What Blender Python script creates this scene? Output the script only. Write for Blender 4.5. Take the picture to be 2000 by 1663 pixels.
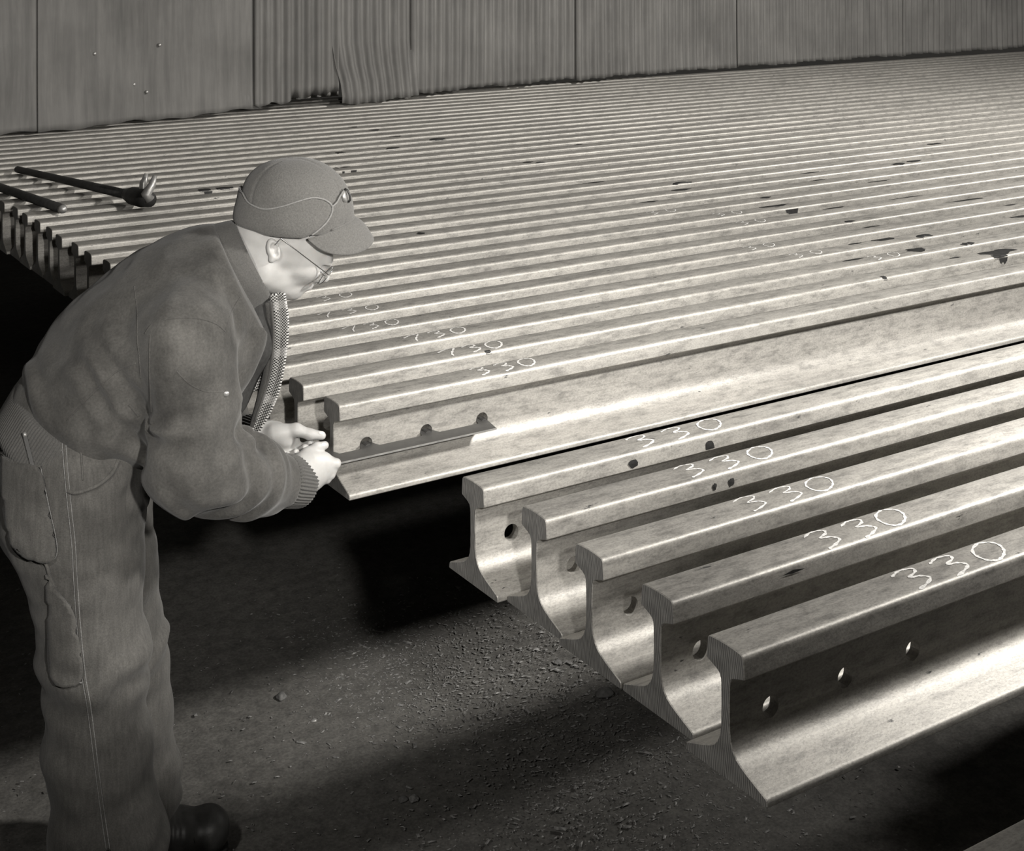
import bpy, bmesh, math, random
import numpy as np
from mathutils import Vector, Matrix
from mathutils.bvhtree import BVHTree

for o in list(bpy.data.objects):
    bpy.data.objects.remove(o, do_unlink=True)
SC = bpy.context.scene
COL = SC.collection
rnd = random.Random(7)
rng = np.random.default_rng(7)

# ------------------------------------------------------------------ camera
F = 2781.8            # focal length in pixels of a 2000 px wide frame
Y0 = -120.3           # image row of the horizon (level camera, lowered lens board)
YAW = 0.5735
BED = 0.78            # height of the plane the rails lie on
ZC = BED + 1.125      # camera height
cY, sY = math.cos(YAW), math.sin(YAW)
cam = bpy.data.cameras.new('camera')
cam.sensor_fit = 'HORIZONTAL'; cam.sensor_width = 36.0
cam.lens = F / 2000 * 36.0
cam.shift_y = -(831.5 - Y0) / 2000
cam.clip_end = 100
cam_o = bpy.data.objects.new('camera', cam); COL.objects.link(cam_o)
cam_o.location = (0, 0, ZC); cam_o.rotation_euler = (math.pi/2, 0, -YAW)
SC.camera = cam_o

# ------------------------------------------------------------------ world, lights, exposure
SC.view_settings.view_transform = 'Standard'; SC.view_settings.look = 'None'
SC.view_settings.exposure = 0.0; SC.view_settings.gamma = 1.0
SC.view_settings.use_curve_mapping = False
W = bpy.data.worlds.new('world'); SC.world = W; W.use_nodes = True
W.node_tree.nodes['Background'].inputs[0].default_value = (1.0, 0.95, 0.86, 1)
W.node_tree.nodes['Background'].inputs[1].default_value = 0.025

def flash(name, loc, aim, power, size, cone, blend):
    l = bpy.data.lights.new(name, 'SPOT'); l.energy = power; l.shadow_soft_size = size
    l.spot_size = math.radians(cone); l.spot_blend = blend
    l.color = (1.0, 0.968, 0.918)
    o = bpy.data.objects.new(name, l); COL.objects.link(o); o.location = loc
    o.rotation_euler = (Vector(aim) - Vector(loc)).to_track_quat('-Z', 'Y').to_euler()
    return o
# the photographer's flash lamps: one held off to the right, one beside the camera, a weak one to the left
flash('flash_lamp_right', (2.75, 1.14, BED + 1.34), (3.0, 3.4, BED), 440, 0.10, 170, 1.0)
flash('flash_lamp_camera', (0.55, 0.10, BED + 1.17), (1.40, 4.3, BED + 0.56), 290, 0.05, 56, 0.6)
flash('flash_lamp_left', (-0.10, 1.50, BED + 1.10), (1.20, 1.85, BED - 0.05), 62, 0.07, 96, 1.0)
# added fill light out of view, brightens the right-hand rails and wall
flash('fill_light_far', (6.8, 2.3, BED + 2.9), (6.4, 4.6, BED), 1300, 0.22, 150, 1.0)

# ------------------------------------------------------------------ helpers
def inv(u, v, z):
    """photo pixel -> world point on the horizontal plane z"""
    d = F * (ZC - z) / (v - Y0); lat = (u - 1000) / F * d
    return Vector((cY*lat + sY*d, -sY*lat + cY*d, z))

def on_y(u, v, y):
    """photo pixel -> world point on the vertical plane Y = y"""
    t = (u - 1000) / F
    x = y * (sY + t*cY) / (cY - t*sY); d = sY*x + cY*y
    return Vector((x, y, ZC - (v - Y0)*d/F))

def mesh_obj(name, verts, faces, mat, parent=None, smooth=False):
    me = bpy.data.meshes.new(name)
    me.from_pydata([tuple(map(float, v)) for v in verts], [], [tuple(map(int, f)) for f in faces])
    me.update()
    if smooth: me.polygons.foreach_set('use_smooth', [True]*len(me.polygons))
    o = bpy.data.objects.new(name, me); COL.objects.link(o)
    for m in (mat if isinstance(mat, (list, tuple)) else [mat]): me.materials.append(m)
    if parent: o.parent = parent
    return o

def mesh_np(name, V, Fq, mat, parent=None):
    """fast numpy quads -> smooth mesh object"""
    me = bpy.data.meshes.new(name)
    n, m = len(V), len(Fq)
    me.vertices.add(n); me.vertices.foreach_set('co', np.asarray(V, np.float32).ravel())
    me.loops.add(m*4); me.loops.foreach_set('vertex_index', np.asarray(Fq, np.int32).ravel())
    me.polygons.add(m); me.polygons.foreach_set('loop_start', np.arange(0, m*4, 4, dtype=np.int32))
    me.polygons.foreach_set('use_smooth', np.ones(m, bool))
    me.update(calc_edges=True); me.validate()
    o = bpy.data.objects.new(name, me); COL.objects.link(o); me.materials.append(mat)
    if parent: o.parent = parent
    return o

def tag(o, label=None, cat=None, group=None, kind=None):
    if label: o['label'] = label
    if cat: o['category'] = cat
    if group: o['group'] = group
    if kind: o['kind'] = kind
    return o

def empty(name, loc=(0, 0, 0), rz=0.0):
    o = bpy.data.objects.new(name, None); COL.objects.link(o)
    o.location = loc; o.rotation_euler = (0, 0, rz); o.empty_display_size = 0.1
    return o

def box_geo(x0, x1, y0, y1, z0, z1):
    V = [(x0,y0,z0),(x1,y0,z0),(x1,y1,z0),(x0,y1,z0),(x0,y0,z1),(x1,y0,z1),(x1,y1,z1),(x0,y1,z1)]
    Fc = [(0,3,2,1),(4,5,6,7),(0,1,5,4),(1,2,6,5),(2,3,7,6),(3,0,4,7)]
    return V, Fc

def box_obj(name, b, mat, parent=None, bevel=0.0):
    V, Fc = box_geo(*b)
    o = mesh_obj(name, V, Fc, mat, parent)
    if bevel:
        bm = bmesh.new(); bm.from_mesh(o.data)
        bmesh.ops.bevel(bm, geom=bm.edges[:], offset=bevel, segments=2, affect='EDGES', profile=0.5)
        bm.to_mesh(o.data); bm.free()
    return o

def tube_geo(pts, r, n=8, cap=True):
    """tube along a polyline; r is a number or a list"""
    P = [Vector(p) for p in pts]; V = []; Fc = []
    rr = r if isinstance(r, (list, tuple)) else [r]*len(P)
    prev = None
    for i, p in enumerate(P):
        tdir = (P[min(i+1, len(P)-1)] - P[max(i-1, 0)]).normalized()
        if prev is None:
            ref = Vector((0, 0, 1)) if abs(tdir.z) < 0.9 else Vector((1, 0, 0))
            nrm = tdir.cross(ref).normalized()
        else:
            nrm = (prev - tdir*prev.dot(tdir)).normalized()
        prev = nrm; bn = tdir.cross(nrm)
        for k in range(n):
            a = 2*math.pi*k/n
            V.append(p + (nrm*math.cos(a) + bn*math.sin(a))*rr[i])
    for i in range(len(P)-1):
        for k in range(n):
            Fc.append((i*n+k, i*n+(k+1) % n, (i+1)*n+(k+1) % n, (i+1)*n+k))
    if cap:
        Fc.append(tuple(range(n-1, -1, -1))); Fc.append(tuple((len(P)-1)*n + k for k in range(n)))
    return V, Fc

def tube_obj(name, pts, r, mat, parent=None, n=8):
    V, Fc = tube_geo(pts, r, n)
    return mesh_obj(name, V, Fc, mat, parent, smooth=True)

def catmull(pts, k=6):
    P = [np.array(p, float) for p in pts]; out = []
    for i in range(len(P)-1):
        p0, p1, p2, p3 = P[max(i-1, 0)], P[i], P[i+1], P[min(i+2, len(P)-1)]
        for j in range(k):
            t = j/k
            out.append(0.5*((2*p1) + (-p0+p2)*t + (2*p0-5*p1+4*p2-p3)*t*t + (-p0+3*p1-3*p2+p3)*t**3))
    out.append(P[-1])
    return out

# ------------------------------------------------------------------ materials
TINT = (1.0, 0.985, 0.955)
def grey(v): return (v*TINT[0], v*TINT[1], v*TINT[2], 1)

class NT:
    def __init__(s, name):
        s.m = bpy.data.materials.new(name); s.m.use_nodes = True
        s.t = s.m.node_tree; s.b = s.t.nodes['Principled BSDF']
    def n(s, typ, **kw):
        nd = s.t.nodes.new(typ)
        for k, v in kw.items():
            if k.startswith('i_'):
                key = k[2:]
                nd.inputs[int(key) if key.isdigit() else key.replace('_', ' ')].default_value = v
            else: setattr(nd, k, v)
        return nd
    def l(s, a, b): s.t.links.new(a, b)
    def noise(s, vec, scale, detail=4.0, rough=0.55, dist=0.0):
        nd = s.n('ShaderNodeTexNoise'); nd.inputs['Scale'].default_value = scale
        nd.inputs['Detail'].default_value = detail; nd.inputs['Roughness'].default_value = rough
        nd.inputs['Distortion'].default_value = dist
        if vec is not None: s.l(vec, nd.inputs['Vector'])
        return nd.outputs['Fac']
    def mapping(s, vec, scale=(1, 1, 1), rot=(0, 0, 0), loc=(0, 0, 0)):
        nd = s.n('ShaderNodeMapping'); nd.inputs['Scale'].default_value = scale
        nd.inputs['Rotation'].default_value = rot; nd.inputs['Location'].default_value = loc
        s.l(vec, nd.inputs['Vector']); return nd.outputs[0]
    def obj(s): return s.n('ShaderNodeTexCoord').outputs['Object']
    def ramp(s, fac, stops):
        nd = s.n('ShaderNodeValToRGB'); cr = nd.color_ramp
        while len(cr.elements) < len(stops): cr.elements.new(0.5)
        for e, (p, v) in zip(cr.elements, stops):
            e.position = p; e.color = grey(v) if not isinstance(v, tuple) else v
        s.l(fac, nd.inputs[0]); return nd.outputs[0]
    def mix(s, fac, a, b, mode='MIX'):
        nd = s.n('ShaderNodeMix', data_type='RGBA', blend_type=mode)
        for sock, val in ((nd.inputs['Factor'], fac), (nd.inputs['A'], a), (nd.inputs['B'], b)):
            if hasattr(val, 'is_linked') or hasattr(val, 'links'): s.l(val, sock)
            else: sock.default_value = val
        return nd.outputs['Result']
    def math(s, op, a, b=0.0):
        nd = s.n('ShaderNodeMath', operation=op)
        for i, val in enumerate((a, b)):
            if hasattr(val, 'links'): s.l(val, nd.inputs[i])
            else: nd.inputs[i].default_value = val
        return nd.outputs[0]
    def bump(s, h, strength, dist=0.002, prev=None):
        nd = s.n('ShaderNodeBump'); nd.inputs['Strength'].default_value = strength
        nd.inputs['Distance'].default_value = dist; s.l(h, nd.inputs['Height'])
        if prev is not None: s.l(prev, nd.inputs['Normal'])
        s.l(nd.outputs[0], s.b.inputs['Normal']); return nd.outputs[0]
    def set(s, col=None, rough=None, metal=None, spec=None):
        for key, val in (('Base Color', col), ('Roughness', rough), ('Metallic', metal), ('Specular IOR Level', spec)):
            if val is None: continue
            if hasattr(val, 'links'): s.l(val, s.b.inputs[key])
            else: s.b.inputs[key].default_value = val
        return s.m

def m_plain(name, v, rough=0.8, metal=0.0, scale=30, amt=0.25, bump=0.0, spec=0.3):
    n = NT(name); c = n.obj()
    f = n.noise(c, scale, 5)
    col = n.ramp(f, [(0.25, v*(1-amt)), (0.75, v*(1+amt))])
    if bump: n.bump(n.noise(c, scale*6, 4), bump, 0.001)
    return n.set(col, rough, metal, spec)

def m_steel():
    n = NT('rolled_steel'); c = n.obj()
    info = n.n('ShaderNodeObjectInfo')
    off = n.n('ShaderNodeVectorMath', operation='ADD'); n.l(c, off.inputs[0])
    comb = n.n('ShaderNodeCombineXYZ')
    n.l(n.math('MULTIPLY', info.outputs['Random'], 37.0), comb.inputs[0])
    n.l(n.math('MULTIPLY', info.outputs['Random'], 11.0), comb.inputs[1])
    n.l(comb.outputs[0], off.inputs[1]); c = off.outputs[0]
    big = n.noise(n.mapping(c, (1.0, 5, 5)), 2.0, 5, 0.55)
    blot = n.noise(n.mapping(c, (2.2, 7, 7)), 9.0, 8, 0.68)
    col = n.ramp(big, [(0.3, 0.33), (0.5, 0.40), (0.7, 0.45)])
    col = n.mix(0.8, col, n.ramp(blot, [(0.32, 0.50), (0.52, 0.94), (0.75, 1.05)]), 'MULTIPLY')
    fine = n.noise(n.mapping(c, (0.6, 1, 1)), 330, 5, 0.7)
    col = n.mix(0.5, col, n.ramp(fine, [(0.34, 0.45), (0.56, 1.05)]), 'MULTIPLY')
    # long draw marks left by the rolls
    draw = n.noise(n.mapping(c, (0.5, 60, 60)), 3.0, 4, 0.6)
    col = n.mix(0.35, col, n.ramp(draw, [(0.3, 0.65), (0.6, 1.05)]), 'MULTIPLY')
    # old dark scale specks with a shape of their own
    spk = n.noise(n.mapping(c, (14, 40, 40)), 1.6, 4, 0.6, 0.1)
    col = n.mix(n.ramp(spk, [(0.69, (0, 0, 0, 1)), (0.73, (1, 1, 1, 1))]), col, grey(0.08))
    r = n.math('ADD', n.math('MULTIPLY', blot, 0.2), 0.43)
    b1 = n.bump(n.noise(c, 190, 6, 0.7), 0.30, 0.0010)
    n.bump(blot, 0.10, 0.002, b1)
    return n.set(col, r, 0.42, 0.5)

def m_cut():
    """sawn end of a rail: fine slanting saw lines"""
    n = NT('sawn_steel'); c = n.obj()
    w = n.n('ShaderNodeTexWave', wave_type='BANDS', bands_direction='Y')
    w.inputs['Scale'].default_value = 85; w.inputs['Distortion'].default_value = 7.0
    w.inputs['Detail'].default_value = 3; w.inputs['Detail Scale'].default_value = 0.6
    n.l(n.mapping(c, (1, 1, 0.3), (0.35, 0, 0)), w.inputs['Vector'])
    g = n.noise(c, 35, 5)
    col = n.ramp(w.outputs['Fac'], [(0.1, 0.15), (0.9, 0.33)])
    col = n.mix(0.6, col, n.ramp(g, [(0.3, 0.5), (0.7, 1.0)]), 'MULTIPLY')
    n.bump(w.outputs['Fac'], 0.25, 0.0008)
    return n.set(col, 0.55, 0.45, 0.4)

def m_floor():
    n = NT('trodden_dirt'); c = n.obj()
    a = n.noise(c, 1.6, 6, 0.6); b = n.noise(c, 26, 6, 0.7); d = n.noise(c, 140, 4, 0.6)
    col = n.ramp(a, [(0.3, 0.075), (0.7, 0.13)])
    col = n.mix(0.8, col, n.ramp(b, [(0.3, 0.5), (0.65, 1.15)]), 'MULTIPLY')
    col = n.mix(0.6, col, n.ramp(d, [(0.35, 0.6), (0.65, 1.3)]), 'MULTIPLY')
    b1 = n.bump(b, 0.3, 0.004); n.bump(d, 0.4, 0.002, b1)
    return n.set(col, 0.9, 0.0, 0.25)

def m_sheet():
    n = NT('rusty_sheet_iron'); c = n.obj()
    st = n.noise(n.mapping(c, (9, 9, 0.7)), 2.6, 6, 0.65, 0.4)
    bl = n.noise(c, 2.2, 5, 0.6)
    col = n.ramp(bl, [(0.3, 0.14), (0.7, 0.20)])
    col = n.mix(0.5, col, n.ramp(st, [(0.32, 0.55), (0.55, 1.0), (0.75, 1.45)]), 'MULTIPLY')
    sp = n.noise(n.mapping(c, (30, 30, 6)), 1.2, 4, 0.6)
    col = n.mix(n.ramp(sp, [(0.68, (0, 0, 0, 1)), (0.78, (0.7, 0.7, 0.7, 1))]), col, grey(0.22))
    n.bump(st, 0.15, 0.004)
    return n.set(col, 0.75, 0.15, 0.3)

def m_cloth(name, v, scale, streak=None, amt=0.22, bump=0.4, sheen=0.25):
    n = NT(name); c = n.obj()
    a = n.noise(c, 9, 6, 0.6, 0.4); f = n.noise(c, scale, 3, 0.6)
    col = n.ramp(a, [(0.28, v*(1-amt)), (0.72, v*(1+amt))])
    col = n.mix(0.7, col, n.ramp(f, [(0.3, 0.72), (0.7, 1.2)]), 'MULTIPLY')
    h = f
    if streak:
        g = n.noise(n.mapping(c, streak), 6.0, 4, 0.6)
        col = n.mix(0.6, col, n.ramp(g, [(0.3, 0.7), (0.7, 1.25)]), 'MULTIPLY')
    n.bump(h, bump, 0.0012)
    if 'Sheen Weight' in n.b.inputs: n.b.inputs['Sheen Weight'].default_value = sheen
    return n.set(col, 0.95, 0.0, 0.15)

def m_rib(name, v, axis_scale, rot=(0, 0, 0)):
    return m_cloth(name, v, 300)

def m_skin():
    n = NT('skin'); c = n.obj()
    a = n.noise(c, 35, 5, 0.6)
    col = n.ramp(a, [(0.3, 0.375), (0.7, 0.44)])
    n.bump(n.noise(c, 420, 4, 0.6), 0.12, 0.0006)
    n.b.inputs['Subsurface Weight'].default_value = 0.12
    n.b.inputs['Subsurface Radius'].default_value = (0.006, 0.004, 0.003)
    return n.set(col, 0.5, 0.0, 0.4)

def m_check():
    n = NT('houndstooth_wool'); uv = n.n('ShaderNodeUVMap').outputs[0]
    ck = n.n('ShaderNodeTexChecker'); ck.inputs['Scale'].default_value = 1.0
    n.l(uv, ck.inputs['Vector'])
    sep = n.n('ShaderNodeSeparateXYZ'); n.l(uv, sep.inputs[0])
    tw = n.math('FRACT', n.math('MULTIPLY', n.math('ADD', sep.outputs[0], sep.outputs[1]), 1.0))
    tw = n.math('GREATER_THAN', tw, 0.5)
    col = n.mix(ck.outputs['Fac'], grey(0.60), grey(0.035))
    col = n.mix(n.math('MULTIPLY', tw, 0.22), col, grey(0.06))
    # two plain bands across the cloth
    band = n.math('GREATER_THAN', n.math('SINE', n.math('MULTIPLY', sep.outputs[1], 0.19)), 0.86)
    col = n.mix(n.math('MULTIPLY', band, 0.5), col, grey(0.5))
    return n.set(col, 0.95, 0.0, 0.1)

MAT = dict(
    steel=m_steel(), cut=m_cut(), floor=m_floor(), sheet=m_sheet(),
    skid=m_plain('oily_beam', 0.05, 0.7, 0.2, 12, 0.4, 0.3),
    gauge=m_plain('blued_steel', 0.055, 0.5, 0.3, 60, 0.18, 0.1, 0.5),
    bar=m_plain('dark_bar_iron', 0.045, 0.5, 0.5, 40, 0.3, 0.2, 0.5),
    worn=m_plain('worn_bright_iron', 0.40, 0.4, 0.6, 50, 0.3, 0.2, 0.5),
    scale=m_plain('black_scale', 0.022, 0.6, 0.2, 60, 0.4, 0.3),
    chalk=m_plain('chalk', 0.62, 0.95, 0.0, 260, 0.35, 0.0, 0.1),
    chip=m_plain('metal_chip', 0.21, 0.6, 0.3, 90, 0.75, 0.2),
    stone=m_plain('dirty_stone', 0.12, 0.85, 0.0, 90, 0.4, 0.4),
    jacket=m_cloth('brown_suede', 0.070, 230, (5, 5, 2), 0.42, 0.35, 0.12),
    knit=m_cloth('ribbed_knit', 0.085, 420, None, 0.12, 0.5, 0.12),
    denim=m_cloth('worn_denim', 0.082, 360, (26, 26, 3), 0.3, 0.5, 0.08),
    stitch=m_plain('pale_stitching', 0.17, 0.9, 0.0, 300, 0.4),
    cap=m_cloth('grey_wool_felt', 0.125, 330, None, 0.08, 0.6, 0.15),
    piping=m_plain('pale_piping', 0.20, 0.85, 0.0, 200, 0.2),
    skin=m_skin(), lip=m_plain('lip_skin', 0.36, 0.5, 0.0, 60, 0.1),
    nail=m_plain('finger_nail', 0.52, 0.35, 0.0, 60, 0.05),
    dark=m_plain('dark_cloth', 0.035, 0.9, 0.0, 120, 0.3, 0.3),
    leather=m_plain('black_boot_leather', 0.055, 0.42, 0.0, 45, 0.35, 0.25, 0.5),
    rubber=m_plain('boot_sole', 0.03, 0.85, 0.0, 60, 0.3, 0.3),
    wire=m_plain('spectacle_wire', 0.30, 0.3, 0.9, 60, 0.1),
    check=m_check(), hair=m_plain('short_grey_hair', 0.22, 0.8, 0.0, 300, 0.5, 0.6),
)
g = NT('spectacle_glass'); g.b.inputs['Transmission Weight'].default_value = 1.0
g.b.inputs['IOR'].default_value = 1.1; MAT['glass'] = g.set(grey(1.0), 0.02, 0.0, 0.4)

# ================================================================== the setting
# trodden floor: a gently uneven sheet
nx, ny = 150, 110
xs = np.linspace(-6, 16, nx); ys = np.linspace(-4, 11, ny)
V = []
for y in ys:
    for x in xs:
        V.append((x, y, 0.004*math.sin(x*2.1+y*1.3) + 0.003*math.sin(x*5.3-y*4.1) - 0.006))
Fc = [(j*nx+i, j*nx+i+1, (j+1)*nx+i+1, (j+1)*nx+i) for j in range(ny-1) for i in range(nx-1)]
floor = tag(mesh_obj('floor', V, Fc, MAT['floor'], None, True), 'dark trodden dirt floor strewn with metal chips', None, None, 'structure')

# back wall of corrugated sheets hanging just above the rails
WX = [-4.0, 1.60, 3.00, 4.87, 7.24, 15.0]; WYv = [5.75, 6.88, 7.20, 7.54, 7.72, 7.85]
def wall_y(x): return float(np.interp(x, WX, WYv))
wall = tag(empty('wall_back', (0, 0, 0)), 'grey corrugated iron sheet wall behind the rails', None, None, 'structure')
def u_to_wx(u):
    x = 3.0
    for _ in range(30):
        y = wall_y(x); t = (u-1000)/F; x = y*(sY+t*cY)/(cY-t*sY)
    return x
seams = [-4.0, -2.9, -1.9, -0.9, -0.1, 0.7] + [u_to_wx(u) for u in (78, 270, 500, 652, 806, 968, 1128, 1282, 1440, 1600, 1765, 1905, 2040)]
seams += [seams[-1]+0.75*k for k in range(1, 5)]
for si in range(len(seams)-1):
    x0, x1 = seams[si]-0.012, seams[si+1]+0.028
    u0 = 1000 + F*(cY*x0 - sY*wall_y(x0))/(sY*x0 + cY*wall_y(x0))
    amp = 0.0016 if u0 < 230 else (0.0030 if u0 < 460 else 0.0115)
    pitch = 0.0665
    ncol = max(24, int((x1-x0)/pitch*10)); zz = [0, 0.03, 0.10, 0.2, 0.32, 0.45, 0.6, 0.85, 1.2, 1.7, 2.4]
    warp = rnd.uniform(-0.010, 0.010); ph = rnd.random()
    base = BED + 0.205 if x1 > 1.3 else -0.01
    ragged = 470 < u0 < 620
    V = []; Fc = []
    for j, z in enumerate(zz):
        for i in range(ncol+1):
            f = i/ncol; x = x0 + (x1-x0)*f
            y = wall_y(x) + amp*math.cos((x/pitch + ph*0.2)*2*math.pi)
            lift = math.exp(-z/0.18)
            y += lift*(warp*math.sin(f*3.1) - 0.006*abs(math.sin(si*2.7+1.0))) + 0.011*(si % 2)
            zb = 0.0
            if z == 0:
                zb = 0.006*math.sin(x*9.0+si) + 0.004*math.sin(x*31.0)
                if ragged: zb += 0.02 + 0.035*max(0, f-0.15) + 0.008*math.sin(x*47)
            if 640 < u0 < 700 and z < 0.4:      # buckled sheet leaning out at its foot
                y -= 0.045*(1-z/0.4)**2; 
                if z == 0: zb -= 0.015
            dx = 0.0
            if 640 < u0 < 700: dx = 0.05*math.exp(-((z-0.05)/0.16)**2)*(1-f)
            V.append((x+dx, y - 0.0008*(si % 2), base + (z if x1 > 1.3 else z*(BED+2.615)/2.4) + (zb if x1 > 1.3 else 0)))
    for j in range(len(zz)-1):
        for i in range(ncol):
            a = j*(ncol+1)+i; Fc.append((a, a+1, a+ncol+2, a+ncol+1))
    o = mesh_obj('corrugated_sheet', V, Fc, MAT['sheet'], wall, True)
    sm = o.modifiers.new('thickness', 'SOLIDIFY'); sm.thickness = 0.002; sm.offset = 1
# nail heads on two sheets, as in the photograph
for (u, v) in ((287, 180), (312, 88), (262, 165), (185, 105)):
    x = u_to_wx(u); y = wall_y(x); p = on_y(u, v, y-0.006)
    V, Fc = tube_geo([(p.x, p.y-0.004, p.z), (p.x, p.y, p.z), (p.x, p.y+0.012, p.z)], [0.004, 0.010, 0.010], 10)
    mesh_obj('nail_head', V, Fc, MAT['worn'], wall, True)

# skids that carry the rails
def skid(x, y0, y1, label):
    e = tag(empty('skid_beam', (x, (y0+y1)/2, 0)), label, 'beam', 'skid beams under the rails')
    hw = (y1-y0)/2
    box_obj('top_flange', (-0.09, 0.09, -hw, hw, BED-0.0245, BED-0.0015), MAT['skid'], e, 0.003)
    box_obj('web', (-0.011, 0.011, -hw, hw, BED-0.2, BED-0.024), MAT['skid'], e)
    box_obj('bottom_flange', (-0.09, 0.09, -hw, hw, BED-0.222, BED-0.199), MAT['skid'], e, 0.003)
    k = max(2, int((y1-y0)/1.5)+1)
    for i in range(k):
        yy = -hw+0.12 + (2*hw-0.24)*i/(k-1)
        box_obj('leg', (-0.07, 0.07, yy-0.07, yy+0.07, -0.004, BED-0.2215), MAT['skid'], e, 0.004)
    return e
for i, x in enumerate((3.5, 7.0, 10.6)):
    w = ('nearest the rail ends', 'halfway along the rails', 'towards the far ends')[i]
    skid(x, 0.84, 2.26, 'dark beam under the six front rails, %s' % w)
    skid(x, 2.52, 7.72, 'dark beam under the wide rail bed, %s' % w)

# ================================================================== rails
RH, HW, HD, RLEN = 0.181, 0.0745, 0.035, 11.9
HOLE_X = (0.0745, 0.217, 0.356); HOLE_Z = 0.078
def crown(y):
    y = abs(y)
    return RH - float(np.interp(y, [0, 0.016, 0.027, 0.0315, 0.0338, 0.0353, 0.0364], [0, 0.0005, 0.0015, 0.0024, 0.0037, 0.0056, 0.0102]))
def rail_mesh(name, bw, holes=True):
    h2 = HW/2
    half = [(0.016, RH-0.0005), (0.027, RH-0.0015), (0.0295, RH-0.0019), (0.0315, RH-0.0024), (0.0338, RH-0.0037), (0.0353, RH-0.0056), (0.0362, RH-0.0082),
            (0.0364, RH-0.0102), (h2-0.0004, RH-0.016), (h2+0.0006, RH-HD+0.0045), (h2+0.0006, RH-HD+0.002), (h2-0.001, RH-HD), (h2-0.003, RH-HD-0.0006),
            (0.0185, RH-HD-0.006), (0.0165, RH-HD-0.0068), (0.0118, RH-HD-0.0098), (0.0094, RH-HD-0.015), (0.0086, RH-HD-0.021), (0.0082, 0.098), (0.0088, 0.066),
            (0.0112, 0.053), (0.0155, 0.0435), (0.022, 0.036), (0.031, 0.0305), (0.045, 0.0245), (bw/2-0.006, 0.0132), (bw/2-0.003, 0.012), (bw/2-0.0008, 0.0098),
            (bw/2, 0.007), (bw/2, 0.002), (bw/2-0.002, 0.0)]
    prof = [(0, RH)] + half + [(-y, z) for y, z in reversed(half)]
    n = len(prof); cx = (0, RH*0.45)
    rings = [(0.0, 0.0012), (0.0014, 0.0), (0.55, 0), (1.6, 0), (3.2, 0), (6.0, 0), (RLEN-0.0014, 0), (RLEN, 0.0012)]
    nv = []
    for i in range(n):      # inward normals for the small end chamfer
        a = Vector(prof[i-1]); b = Vector(prof[(i+1) % n]); t = (b-a).normalized(); nv.append(Vector((-t.y, t.x)))
    V = []
    for x, ins in rings:
        for i, (y, z) in enumerate(prof):
            V.append((x, y - nv[i].x*ins, z - nv[i].y*ins))
    Fc = [tuple(range(n))]
    for r in range(len(rings)-1):
        for i in range(n):
            Fc.append((r*n+i, (r+1)*n+i, (r+1)*n+(i+1) % n, r*n+(i+1) % n))
    Fc.append(tuple((len(rings)-1)*n+i for i in reversed(range(n))))
    o = mesh_obj(name, V, Fc, [MAT['steel'], MAT['cut']])
    bm = bmesh.new(); bm.from_mesh(o.data); bmesh.ops.recalc_face_normals(bm, faces=bm.faces[:]); bm.to_mesh(o.data); bm.free()
    if holes:
        cV = []; cF = []
        for hx in HOLE_X:
            tv, tf = tube_geo([(hx, -0.05, HOLE_Z), (hx, 0.05, HOLE_Z)], 0.0148, 24)
            b = len(cV); cV += tv; cF += [tuple(b+i for i in f) for f in tf]
        c = mesh_obj('cutter', cV, cF, MAT['steel'])
        bm = bmesh.new(); bm.from_mesh(c.data); bmesh.ops.recalc_face_normals(bm, faces=bm.faces[:]); bm.to_mesh(c.data); bm.free()
        md = o.modifiers.new('b', 'BOOLEAN'); md.operation = 'DIFFERENCE'; md.solver = 'EXACT'; md.object = c
        dg = bpy.context.evaluated_depsgraph_get()
        me = bpy.data.meshes.new_from_object(o.evaluated_get(dg))
        bpy.data.objects.remove(c, do_unlink=True)
    else: me = o.data.copy()
    bpy.data.objects.remove(o, do_unlink=True)
    me.name = name
    for p in me.polygons:
        ctr = p.center
        end = (abs(p.normal.x) > 0.9) and (ctr.x < 0.004 or ctr.x > RLEN-0.004)
        p.material_index = 1 if end else 0
        p.use_smooth = False
    # smooth only across the rounded long faces
    for p in me.polygons:
        if abs(p.normal.x) < 0.3: p.use_smooth = True
    bmx = bmesh.new(); bmx.from_mesh(me)
    for e in bmx.edges:
        if len(e.link_faces) == 2 and e.calc_face_angle(0) > math.radians(32): e.smooth = False
    bmx.to_mesh(me); bmx.free()
    return me
ME_A = rail_mesh('rail_wide_foot', 0.163); ME_B = rail_mesh('rail_bed', 0.1375)

ORD = ['first', 'second', 'third', 'fourth', 'fifth', 'sixth', 'seventh', 'eighth', 'ninth', 'tenth', 'eleventh', 'twelfth', 'thirteenth',
       'fourteenth', 'fifteenth', 'sixteenth', 'seventeenth', 'eighteenth', 'nineteenth', 'twentieth', 'twenty-first', 'twenty-second',
       'twenty-third', 'twenty-fourth', 'twenty-fifth', 'twenty-sixth', 'twenty-seventh', 'twenty-eighth', 'twenty-ninth', 'thirtieth',
       'thirty-first', 'thirty-second', 'thirty-third', 'thirty-fourth', 'thirty-fifth']
RAILS = []   # (object, x, y)
def rail(x, y, me, label, group):
    o = bpy.data.objects.new('steel_rail', me); COL.objects.link(o); o.location = (x, y, BED)
    tag(o, label, 'rail', group); RAILS.append((o, x, y)); return o
FG = 'front group of six steel rails'; BG = 'steel rails of the wide bed'
rail(1.00, 0.954, ME_A, 'steel rail cut off by the bottom right corner, nearest the camera', FG)
fr = [(1.274, 1.447, 'nearest steel rail whose sawn end shows, its three bolt holes glinting in a black web'),
      (1.294, 1.617, 'second steel rail back from the nearest visible sawn end'),
      (1.293, 1.783, 'middle steel rail of the five whose sawn ends show in front'),
      (1.303, 1.951, 'fourth steel rail back from the nearest visible sawn end'),
      (1.286, 2.117, 'hindmost of the five front steel rails, beside the open gap')]
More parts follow.
